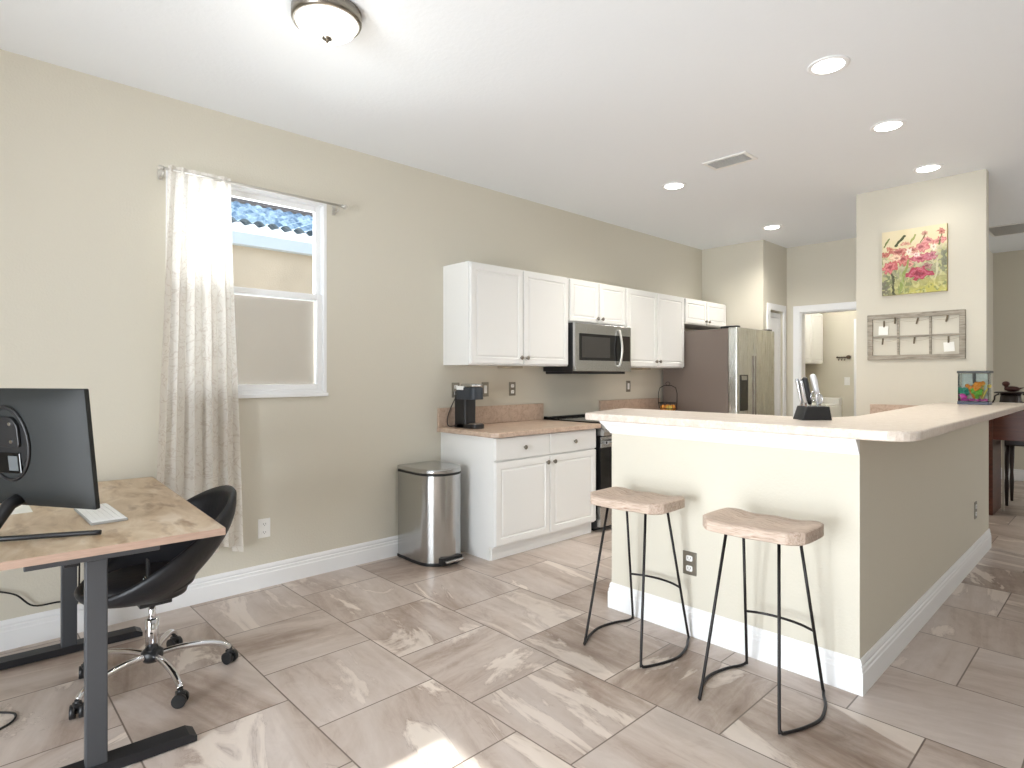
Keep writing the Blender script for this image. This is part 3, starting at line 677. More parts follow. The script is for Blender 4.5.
# knife block with knives
kb = obj('knife_block', MB().prism([(-0.070, 0.0), (0.070, 0.0), (0.058, 0.064), (-0.048, 0.064)], -0.05, 0.05, 0.004, axis='y'), M['black'])
kb.location = (2.615, 2.985, ZT); kb.rotation_euler = (0, 0, TH); kb['label'] = 'low black knife block on the bar top'; kb['category'] = 'knife block'
Rk = Matrix.Translation((2.615, 2.985, ZT)) @ Matrix.Rotation(TH, 4, 'Z')
hm = mat('satin_handle', (198, 198, 202), 0.25, 0.9)
for lb, x0, y0, dx, dy, L_, r_, m_ in [
        ('thin silver-handled knife at the far left of the block', -0.043, -0.03, -0.030, -0.01, 0.125, 0.007, hm),
        ('silver-handled knife second from the left in the block', -0.040, 0.015, -0.026, 0.0, 0.130, 0.008, hm),
        ('large black-handled knife in the block', -0.014, -0.012, -0.034, -0.01, 0.135, 0.0125, M['black']),
        ('short silver-looped kitchen shears in the block', 0.014, -0.022, -0.012, 0.0, 0.075, 0.006, hm),
        ('large pale-handled knife at the right of the block', 0.046, 0.018, -0.036, 0.0, 0.150, 0.013, mat('pale_handle', (222, 222, 224), 0.3, 0.3))]:
    k = thing('kitchen_knife' if 'shears' not in lb else 'kitchen_shears', lb, 'knife' if 'shears' not in lb else 'shears', (Rk @ Vector((x0, y0, 0.066))), TH, 'knives in the block')
    z0 = 0.0
    if 'shears' in lb:
        obj('handle_loops', MB().tube([(dx*0.4+0.014*math.cos(a)-0.012, 0, 0.045+0.022*math.sin(a)) for a in np.linspace(0, 2*PI, 16, endpoint=False)], 0.004, 8, True)
            .tube([(dx*0.4+0.014*math.cos(a)+0.014, 0, 0.032+0.022*math.sin(a)) for a in np.linspace(0, 2*PI, 16, endpoint=False)], 0.004, 8, True).cyl((0, 0, -0.02), (0, 0, 0.02), 0.005), m_, k, True)
    else:
        obj('handle', MB().tube([(dx*t, dy*t, z0+L_*t) for t in (0.06, 0.2, 0.5, 0.8, 0.95, 1.0)], [r_*0.7, r_*0.9, r_, r_*1.15, r_*1.05, r_*0.5], 10), m_, k, True)
        obj('blade', MB().box(-0.001, 0.001, -0.012, 0.012, -0.05, 0.012), M['chrome'], k, True)

# fish tank
ft = thing('fish_tank', 'small lidded fish tank with bright orange and pink decor on the bar top', 'fish tank', (2.87, 5.40, ZT))
tx0, tx1, ty0, ty1 = 2.778, 2.952, 5.33, 5.46
obj('base', MB().box(tx0-0.004, tx1+0.004, ty0-0.004, ty1+0.004, ZT, ZT+0.022, 0.003), mat('slate_blue_base', (60, 68, 88), 0.4), ft)
g_ = MB(); ring_t = 0.003
g_.box(tx0, tx1, ty0, ty0+ring_t, ZT+0.022, ZT+0.225).box(tx0, tx1, ty1-ring_t, ty1, ZT+0.022, ZT+0.225).box(tx0, tx0+ring_t, ty0, ty1, ZT+0.022, ZT+0.225).box(tx1-ring_t, tx1, ty0, ty1, ZT+0.022, ZT+0.225)
obj('glass_walls', g_, M['glass'], ft)
obj('lid', MB().box(tx0-0.006, tx1+0.012, ty0-0.006, ty1+0.006, ZT+0.225, ZT+0.242, 0.003), mat('dark_lid', (30, 34, 33), 0.4), ft)
obj('back_scene', MB().box(tx0+0.004, tx1-0.004, ty1-0.008, ty1-0.004, ZT+0.023, ZT+0.222), mat('pale_teal_scene', (226, 236, 228), 0.6, noise=0.12, nscale=30), ft)
gr = MB()
for k in range(60): gr.ball((random.uniform(tx0+0.012, tx1-0.012), random.uniform(ty0+0.012, ty1-0.016), ZT+0.03+random.uniform(0, 0.006)), 0.008, n=6)
o = obj('gravel', gr, mat('magenta_gravel', (206, 70, 170), 0.5), ft); o['kind'] = 'stuff'
def coral(cx, cy, n, sc_, m_, nm):
    b = MB()
    for k in range(n):
        a = random.uniform(0, 2*PI); l = random.uniform(0.5, 1)*sc_
        p = Vector((cx, cy, ZT+0.035)); q = p+Vector((math.cos(a)*l*0.42, math.sin(a)*l*0.22, l))
        b.tube([p, (p+q)/2+Vector((0, 0, 0.01)), q], [0.005, 0.006, 0.005], 7).ball(q, 0.014, n=8)
    obj(nm, b, m_, ft)
coral(tx0+0.085, 5.39, 14, 0.13, mat('orange_coral', (236, 150, 40), 0.5), 'coral')
coral(tx0+0.105, 5.37, 9, 0.08, mat('lime_plant', (120, 196, 60), 0.5), 'plant')
coral(tx0+0.035, 5.39, 8, 0.08, mat('teal_plant', (46, 168, 140), 0.5), 'plant')
coral(tx0+0.13, 5.40, 7, 0.12, mat('yellow_coral', (232, 214, 110), 0.5), 'coral')
coral(tx0+0.03, 5.36, 8, 0.03, mat('pink_coral', (230, 70, 190), 0.5), 'coral')
obj('filter', MB().box(tx0+0.07, tx0+0.086, ty1-0.03, ty1-0.01, ZT+0.15, ZT+0.224, 0.002), M['black'], ft)

# ------------------------------------------------------------------ bar stools
def seat_mesh():
    b = MB(); bm = b.bm; nx, ny = 44, 20; hx, hy = 0.208, 0.148; th = 0.052
    def outline(sx, sy):
        # square grid to a long shape with clipped, rounded ends
        x = sx*hx; lim = hy*(1-0.36*max(0, (abs(sx)-0.74)/0.26)**1.15); y = sy*lim
        x *= 1-0.03*abs(sy)**4*abs(sx)**3
        y += 0.008*math.sin(sx*2.5)*(abs(sy))
        return x, y
    top = []; bot = []
    for j in range(ny+1):
        rt, rb_ = [], []
        for i in range(nx+1):
            sx, sy = -1+2*i/nx, -1+2*j/ny; x, y = outline(sx, sy)
            dip = 0.017*math.exp(-((abs(sx)-0.42)/0.30)**2)*math.exp(-((sy-0.15)/0.75)**2)
            ridge = 0.007*math.exp(-(sx/0.16)**2)*(0.5-0.5*sy)
            z = 0.715 - dip + 0.010*abs(sx)**2 + ridge*0.6 - 0.004
            ed = max(abs(sx), abs(sy)); z -= 0.006*max(0, (ed-0.9)/0.1)**2
            rt.append(bm.verts.new((x, y, z))); zb = 0.715-th + 0.004*abs(sx) + 0.006*max(0, (ed-0.88)/0.12)**2
            rb_.append(bm.verts.new((x, y, zb)))
        top.append(rt); bot.append(rb_)
    for j in range(ny):
        for i in range(nx):
            bm.faces.new((top[j][i], top[j][i+1], top[j+1][i+1], top[j+1][i])).smooth = True
            bm.faces.new((bot[j][i], bot[j+1][i], bot[j+1][i+1], bot[j][i+1])).smooth = True
    rim_t = top[0][:]+[r[-1] for r in top[1:]]+top[-1][-2::-1]+[r[0] for r in top[-2:0:-1]]
    rim_b = bot[0][:]+[r[-1] for r in bot[1:]]+bot[-1][-2::-1]+[r[0] for r in bot[-2:0:-1]]
    n = len(rim_t)
    for i in range(n): bm.faces.new((rim_t[i], rim_b[i], rim_b[(i+1) % n], rim_t[(i+1) % n]))
    bmesh.ops.recalc_face_normals(bm, faces=bm.faces[:]); return b
st = thing('bar_stool', 'wooden saddle-seat bar stool nearer the right corner of the bar', 'bar stool', (2.640, 2.375, 0), 0, 'bar stools at the bar')
obj('seat', seat_mesh(), M['seat'], st, True)
def leg_path(s_):
    A = Vector((s_*0.105, -0.085, 0.665)); F = Vector((s_*0.156, -0.205, 0.006)); R = Vector((s_*0.160, 0.215, 0.006)); B_ = Vector((s_*0.115, 0.085, 0.665))
    pts = [A, A.lerp(F, 0.5), A.lerp(F, 0.955)]
    pts += [F+Vector((s_*0.004, 0.004, 0.008)), F+Vector((s_*0.012, 0.02, 0)), Vector((s_*0.204, -0.10, 0.006)), Vector((s_*0.224, 0.0, 0.006)), Vector((s_*0.204, 0.11, 0.006)), R+Vector((s_*0.012, -0.03, 0)), R+Vector((s_*0.002, -0.003, 0.008))]
    pts += [R.lerp(B_, 0.05), R.lerp(B_, 0.5), B_]
    out = [pts[0], pts[1]]; out += smooth_path(pts[1:-1], 5)[1:]; out.append(pts[-1]); return out
for s_ in (-1, 1): obj('leg_frame', MB().tube(leg_path(s_), 0.0062, 10), M['wire'], st, True)
zf = 0.262; tt = zf/0.665
RL = Vector((0.160, 0.215, 0.006)).lerp(Vector((0.115, 0.085, 0.665)), tt)
obj('footrest', MB().tube(smooth_path([(-RL.x, RL.y, zf), (-RL.x*0.55, RL.y+0.028, zf), (0, RL.y+0.038, zf), (RL.x*0.55, RL.y+0.028, zf), (RL.x, RL.y, zf)]), 0.0055, 10), M['wire'], st, True)
obj('mount_plate', MB().box(-0.13, 0.13, -0.10, -0.07, 0.660, 0.664).box(-0.13, 0.13, 0.07, 0.10, 0.660, 0.664), M['wire'], st, True)
dup(st, (2.010, 2.420, 0), 0.03, 'wooden saddle-seat bar stool at the left end of the bar, nearer the range', 'bar stools at the bar')

# ------------------------------------------------------------------ trash can
tc_ = thing('trash_can', 'tall stainless steel pedal trash can between the wall and the white base cabinet', 'trash can', (0.2, 2.53, 0))
def dshape(o=0.0):
    a = [(0.030-o, 2.337-o), (0.24, 2.332-o)]
    for k in range(1, 12):
        t = k/12*PI; a.append((0.265+(0.185+o)*math.sin(t)**0.85, 2.500-(0.168+o)*math.cos(t)))
    return a+[(0.24, 2.668+o), (0.030-o, 2.663+o)]
D0 = round_poly(dshape(), 0.012, 3)
b = MB(); b.prism(D0, 0.02, 0.610); o = obj('body', b, M['steel'], tc_)
obj('base', MB().prism(round_poly(dshape(0.004), 0.012, 3), 0.0, 0.022, 0.003), M['black'], tc_)
obj('rim', MB().prism(round_poly(dshape(0.001), 0.012, 3), 0.610, 0.622), M['black'], tc_)
obj('lid', MB().prism(round_poly(dshape(0.004), 0.012, 3), 0.622, 0.655, 0.010, seg=3), M['steel'], tc_)
pdl = obj('pedal', MB().box(0.425, 0.500, 2.425, 2.57, 0.028, 0.046, 0.007, 3), M['steel'], tc_)
obj('pedal_housing', MB().box(0.41, 0.465, 2.41, 2.585, 0.012, 0.058, 0.006), M['black'], tc_)

# ------------------------------------------------------------------ desk
dk = thing('standing_desk', 'rustic light wood desk on charcoal T-shaped metal legs by the window', 'desk', (0.75, 0.4, 0))
TX0, TX1, TY0, TY1, TZ0, TZ1 = 0.022, 1.425, 0.075, 0.757, 0.727, 0.752
dt = obj('desk_top', MB().box(TX0+0.002, TX1-0.002, TY0+0.002, TY1-0.002, TZ0+0.001, TZ1), M['desktop'], dk)
obj('edge_band', MB().box(TX0, TX1, TY1-0.0015, TY1, TZ0, TZ1-0.0005).box(TX0, TX1, TY0, TY0+0.0015, TZ0, TZ1-0.0005).box(TX1-0.0015, TX1, TY0, TY1, TZ0, TZ1-0.0005).box(TX0, TX0+0.0015, TY0, TY1, TZ0, TZ1-0.0005), M['deskedge'], dt)
for x in (0.235, 1.345):
    lg = obj('leg', MB().box(x-0.028, x+0.028, 0.353, 0.413, 0.03, 0.70, 0.004).box(x-0.035, x+0.035, 0.20, 0.56, 0.700, 0.7265, 0.003), M['desk_metal'], dk)
    obj('foot', MB().prism([(0.055, 0.004), (0.675, 0.004), (0.675, 0.022), (0.650, 0.036), (0.08, 0.036), (0.055, 0.022)], x-0.036, x+0.036, axis='x'), M['desk_foot'], lg)
    for y in (0.09, 0.64): obj('foot_pad', MB().cyl((x, y, 0), (x, y, 0.006), 0.018), M['black'], lg)
obj('crossbar', MB().box(0.26, 1.32, 0.30, 0.34, 0.675, 0.70, 0.003).box(0.26, 1.275, 0.43, 0.47, 0.675, 0.70, 0.003), M['desk_foot'], dk)
dk.rotation_euler = (0, 0, -0.055)

# monitor: local frame u = along width, n = out of the back, z up; tilted back
u_ = Vector((0.842, 0.540, 0)); n_ = Vector((0.540, -0.842, 0))
mo = thing('computer_monitor', 'large black computer monitor on the desk, its back towards the room', 'monitor', (1.055, 0.15, TZ1), math.atan2(u_.y, u_.x))
# local axes: x = width, y = towards the screen side, z = up
tilt = Matrix.Translation((0, 0.06, 0.093)) @ Matrix.Rotation(math.radians(6), 4, 'X')
W2, H = 0.305, 0.408
b = MB(tilt); b.box(-W2, W2, -0.006, 0.012, 0, H, 0.004)
obj('screen_frame', b, M['mon'], mo, True)
def back_shell():
    b = MB(tilt); bm = bmesh.new(); nx, nz = 30, 18; G = []
    for j in range(nz+1):
        r = []
        for i in range(nx+1):
            sx, sz = -1+2*i/nx, j/nz; e = (1-abs(sx)**6)*(1-abs(2*sz-1)**6)
            r.append(bm.verts.new((sx*W2*0.997, -0.006-0.034*e*(1-0.45*sx*sx), 0.001+sz*(H-0.002))))
        G.append(r)
    for j in range(nz):
        for i in range(nx): bm.faces.new((G[j][i], G[j+1][i], G[j+1][i+1], G[j][i+1])).smooth = True
    bmesh.ops.recalc_face_normals(bm, faces=bm.faces[:])
    b._merge(bm); return b
obj('back_shell', back_shell(), M['mon'], mo, True)
obj('display_panel', MB(tilt).box(-W2+0.008, W2-0.008, 0.0122, 0.0135, 0.014, H-0.008), M['blackgloss'], mo, True)
b = MB(tilt); b.tube([(0.092*math.cos(a), -0.041, 0.225+0.125*math.sin(a)) for a in np.linspace(0, 2*PI, 40, endpoint=False)], 0.006, 8, True)
b.cyl((0, -0.042, 0.225), (0, -0.0385, 0.225), 0.09, n=40); b.T = tilt @ Matrix.Translation((0, 0, 0))
obj('round_recess', b, M['black'], mo, True)
b = MB(tilt); b.prism(round_poly([(-0.062, 0.215), (0.062, 0.215), (0.062, 0.29), (0.035, 0.318), (-0.035, 0.318), (-0.062, 0.29)], 0.012), -0.052, -0.036, 0.003, axis='y')
mp_ = obj('mount_plate', b, M['black'], mo, True)
for x in (-0.032, 0.032):
    for z in (0.235, 0.295): obj('screw', MB(tilt).cyl((x, -0.0545, z), (x, -0.051, z), 0.006), M['chrome'], mp_, True)
obj('port_panel', MB(tilt).box(-0.055, 0.055, -0.047, -0.038, 0.125, 0.195, 0.003), M['blackgloss'], mo, True)
obj('port_label', MB(tilt).box(0.005, 0.045, -0.0485, -0.0465, 0.135, 0.185), mat('grey_label', (92, 96, 98), 0.5), mo, True)
# slanted neck and V-shaped foot
obj('stand_neck', MB().tube([(0, 0.035, 0.120), (0, 0.0, 0.105), (0, -0.045, 0.045), (0, -0.07, 0.012)], [0.022, 0.021, 0.019, 0.017], 12), M['black'], mo, True)
obj('stand_foot', MB().tube(smooth_path([(0.290, 0.085, 0.0095), (0.18, 0.02, 0.0095), (0.08, -0.05, 0.0105), (0, -0.085, 0.011), (-0.08, -0.045, 0.0105), (-0.18, 0.03, 0.0095), (-0.285, 0.115, 0.0095)]), 0.0085, 10), M['black'], mo, True)

# keyboard, paper
kbd = thing('keyboard', 'slim white keyboard on the desk below the monitor corner', 'keyboard', (0.925, 0.43, TZ1), 0.02)
obj('case', MB().prism(round_poly([(-0.20, -0.058), (0.155, -0.058), (0.155, 0.058), (-0.20, 0.058)], 0.006, 3), 0.0, 0.009, 0.002), mat('keyboard_base', (168, 168, 166), 0.5), kbd, True)
kk = obj('keys', MB().box(-0.196, 0.151, -0.054, 0.054, 0.0092, 0.0105), M['white'], kbd, True)
b = MB()
for r in range(6):
    for c in range(18):
        b.box(-0.193+c*0.0190, -0.193+c*0.0190+0.0165, -0.052+r*0.0175, -0.052+r*0.0175+0.0150, 0.0102, 0.0125, 0.0008, 1)
kk2 = obj('key_caps', b, M['white'], kbd, True)
tag(obj('paper_sheet', MB().box(0.42, 0.66, 0.06, 0.245, TZ1, TZ1+0.002), M['paper']), 'white paper on the desk behind the monitor, at the photo edge', 'paper')

# cables under the desk
tag(obj('power_cable', MB().tube(smooth_path([(0.012, 0.10, 0.31), (0.02, 0.17, 0.285), (0.03, 0.235, 0.255), (0.02, 0.30, 0.185), (0.03, 0.40, 0.18), (0.05, 0.44, 0.16), (0.12, 0.46, 0.19), (0.17, 0.46, 0.35), (0.20, 0.455, 0.55), (0.26, 0.44, 0.66), (0.30, 0.45, 0.674)]), 0.004), M['black']), 'thin black cable hanging along the wall under the desk', 'cable')
tag(obj('power_cable', MB().tube(smooth_path([(0.60, 0.07, 0.005), (0.68, 0.14, 0.005), (0.735, 0.185, 0.005), (0.80, 0.17, 0.005), (0.84, 0.10, 0.005), (0.83, 0.02, 0.005)]), 0.004), M['black']), 'thin black cable curled on the floor under the desk at the left photo edge', 'cable')

# ------------------------------------------------------------------ office chair
ch = thing('office_chair', 'black tub office chair with chrome five-star base pushed under the desk', 'office chair', (0.80, 0.63, 0), 0)
FRONT = math.radians(-90)
def shell():
    b = MB(); bm = b.bm; na, ns = 72, 20; G = []
    for k in range(na):
        a = 2*PI*k/na; c = math.cos(a-FRONT)                    # 1 at the front, -1 at the back
        q = (1-c)/2
        hr = 0.425 + 0.350*(max(0, q-0.05)/0.95)**1.3
        rr = 0.254 + 0.060*q
        row = []
        for j in range(ns+1):
            t = j/ns
            if t < 0.35: s_ = t/0.35; r = 0.02+0.11*s_; z = 0.362+0.006*s_*s_
            else:
                s_ = (t-0.35)/0.65; r = 0.13+(rr-0.13)*math.sin(min(1, s_*1.06)*PI/2)**(0.85+1.2*q)+0.014*s_; z = 0.368+(hr-0.368)*(s_**1.3)
            row.append(bm.verts.new((r*math.cos(a), r*math.sin(a), z)))
        # roll over the rim and follow the outside back down on the inner side
        ro = rr+0.014; row.append(bm.verts.new(((ro-0.008)*math.cos(a), (ro-0.008)*math.sin(a), hr+0.010))); row.append(bm.verts.new(((ro-0.022)*math.cos(a), (ro-0.022)*math.sin(a), hr+0.009)))
        for j in range(14):
            s_ = 0.98-0.60*j/13
            r = 0.13+(rr-0.13)*math.sin(min(1, s_*1.06)*PI/2)**(0.85+1.2*q)+0.014*s_-0.032
            row.append(bm.verts.new((r*math.cos(a), r*math.sin(a), max(0.368+(hr-0.368)*(s_**1.3), 0.392))))
        G.append(row)
    n = len(G[0])
    for k in range(na):
        A, B_ = G[k], G[(k+1) % na]
        for j in range(n-1): bm.faces.new((A[j], B_[j], B_[j+1], A[j+1])).smooth = True
    bm.faces.new([G[k][0] for k in range(na)][::-1]); bm.faces.new([G[k][-1] for k in range(na)])
    bmesh.ops.recalc_face_normals(bm, faces=bm.faces[:]); return b
sh = obj('shell', shell(), M['leather'], ch, True)
obj('seat_cushion', MB().lathe([(0.0, 0.39), (0.165, 0.395), (0.188, 0.412), (0.194, 0.430), (0.185, 0.448), (0.155, 0.460), (0.0, 0.465)], (0, -0.03, 0), n=48), M['leather'], ch, True)
fx = Vector((math.cos(FRONT), math.sin(FRONT), 0)); sx_ = Vector((-fx.y, fx.x, 0))
bp_ = fx*0.05+sx_*0.16
obj('strap', MB().box(bp_.x-0.02, bp_.x+0.02, bp_.y-0.003, bp_.y+0.003, 0.455, 0.56, 0.001), M['black'], ch, True)
obj('buckle', MB().tube([(bp_.x+0.03*math.cos(a), bp_.y-0.008, 0.478+0.012*math.sin(a)) for a in np.linspace(0, 2*PI, 16, endpoint=False)], 0.003, 6, True), M['chrome'], ch, True)
obj('mechanism', MB().box(-0.07, 0.07, -0.06, 0.06, 0.335, 0.364, 0.004), M['black'], ch, True)
obj('gas_post', MB().cyl((0, 0, 0.22), (0, 0, 0.337), 0.014), M['chrome'], ch, True)
obj('post_sleeve', MB().lathe([(0.0, 0.125), (0.026, 0.125), (0.026, 0.262), (0.020, 0.266), (0, 0.266)], n=24), M['chrome'], ch, True)
obj('hub', MB().lathe([(0, 0.085), (0.032, 0.085), (0.042, 0.10), (0.042, 0.125), (0.03, 0.135), (0, 0.135)], n=24), M['black'], ch, True)
for k in range(5):
    a = math.radians(6+72*k); d = Vector((math.cos(a), math.sin(a), 0)); z3 = Vector((0, 0, 1))
    lg = obj('leg', MB().tube(smooth_path([d*0.035+z3*0.112, d*0.12+z3*0.118, d*0.22+z3*0.108, d*0.275+z3*0.088, d*0.298+z3*0.068]), [0.013]*6+[0.0135]*6+[0.013]*13, 10), M['chrome'], ch, True)
    pc = d*0.30; q = Vector((-d.y, d.x, 0)); q = (q*math.cos(0.9)+d*math.sin(0.9)*(1 if k % 2 else -1)).normalized()
    cs = obj('caster', MB().cyl(pc+q*0.006+z3*0.026, pc+q*0.024+z3*0.026, 0.026, n=20).cyl(pc-q*0.006+z3*0.026, pc-q*0.024+z3*0.026, 0.026, n=20).cyl(pc-q*0.008+z3*0.026, pc+q*0.008+z3*0.026, 0.010).cyl(pc+z3*0.035, pc+z3*0.068, 0.010).box(pc.x-0.016, pc.x+0.016, pc.y-0.016, pc.y+0.016, 0.040, 0.058, 0.005), M['black'], ch, True)

# ------------------------------------------------------------------ ceiling fixtures
cl = thing('ceiling_light', 'round flush ceiling light with brushed nickel ring and milk glass bowl', 'ceiling light', (1.33, 1.16, HC))
obj('ring', MB().lathe([(0.0, 0.0), (0.137, 0.0), (0.143, -0.006), (0.144, -0.040), (0.138, -0.052), (0.128, -0.052), (0.128, -0.02), (0.0, -0.02)], n=56), M['nickel'], cl, True)
obj('glass_bowl', MB().lathe([(0.130, -0.045), (0.127, -0.055), (0.112, -0.078), (0.085, -0.097), (0.05, -0.109), (0.0, -0.113)], n=56), M['glassw'], cl, True)
obj('finial', MB().lathe([(0, -0.108), (0.020, -0.112), (0.021, -0.117), (0.008, -0.122), (0.005, -0.132), (0, -0.134)], n=20), M['nickel'], cl, True)
l = light('flush_lamp', 'POINT', (1.33, 1.16, HC-0.45), 1.5, (1.0, 0.94, 0.84), shadow_soft_size=0.12)
light('fill_dining', 'AREA', (6.98, 8.2, 1.5), 20, (0.95, 0.975, 1.0), (2.0, 1.5), (math.radians(90), 0, math.radians(90)))  # added fill for the far rooms; no dining window exists there
rl = None
RECS = [(2.628, 3.160, 'large recessed ceiling light nearest the camera above the bar corner'), (2.624, 4.191, 'recessed ceiling light, middle of the row over the right bar wing'),
        (2.610, 5.266, 'recessed ceiling light just in front of the pillar'), (1.097, 4.261, 'recessed ceiling light left of the ceiling vent, near the range'),
        (1.070, 6.190, 'recessed ceiling light in front of the refrigerator and pantry')]
for x, y, lb in RECS:
    if rl is None:
        rl = thing('recessed_light', lb, 'ceiling light', (x, y, HC), 0, 'recessed ceiling lights')
        obj('trim_ring', MB().lathe([(0.070, 0.0), (0.095, 0.0), (0.095, -0.004), (0.088, -0.007), (0.074, -0.007), (0.070, -0.004), (0.0, -0.003), (0, 0)], n=48), M['trim'], rl, True)
        obj('lens', MB().lathe([(0.0, -0.0035), (0.073, -0.0035), (0.068, -0.008), (0.0, -0.009)], n=40), M['lens'], rl, True)
    else: dup(rl, (x, y, HC), 0, lb)
    light('recessed_lamp', 'SPOT', (x, y, HC-0.03), 5 if 'pillar' in lb else (26 if x > 2 else 46), (1.0, 0.95, 0.86), spot_size=math.radians(150), spot_blend=1.0, shadow_soft_size=0.07)
light('laundry_lamp', 'POINT', (1.2, 8.5, HC-0.25), 13, (1.0, 0.95, 0.86), shadow_soft_size=0.15)
lamp2 = thing('ceiling_light', 'flush ceiling light inside the laundry room', 'ceiling light', (1.2, 8.5, HC))
obj('glass_bowl', MB().lathe([(0.0, 0.0), (0.14, 0.0), (0.14, -0.02), (0.11, -0.06), (0.05, -0.085), (0.0, -0.09)], n=40), M['glassw'], lamp2, True)

def vent(x0, x1, y0, y1, label, n):
    t = thing('ceiling_vent', label, 'vent', ((x0+x1)/2, (y0+y1)/2, HC), 0, 'ceiling vents')
    f = MB(); w_ = 0.028
    for a in ((x0, x1, y0, y0+w_), (x0, x1, y1-w_, y1), (x0, x0+w_, y0+w_, y1-w_), (x1-w_, x1, y0+w_, y1-w_)): f.box(*a, HC-0.010, HC, 0.003)
    obj('frame', f, M['vent'], t)
    obj('backing', MB().box(x0+w_, x1-w_, y0+w_, y1-w_, HC-0.002, HC-0.0005), M['ventdark'], t)
    s_ = MB()
    for k in range(n):
        y = y0+w_+(k+0.5)*(y1-y0-2*w_)/n; s_.box(x0+w_, x1-w_, y-0.010, y+0.010, HC-0.010, HC-0.0085, rot=Matrix.Rotation(math.radians(35), 4, 'X'))
    obj('louvres', s_, M['vent'], t)
vent(1.510, 1.835, 3.955, 4.150, 'small white louvred ceiling vent between the recessed lights', 6)
vent(2.57, 3.25, 7.82, 8.36, 'large ceiling return vent at the right photo edge beyond the pillar', 14)

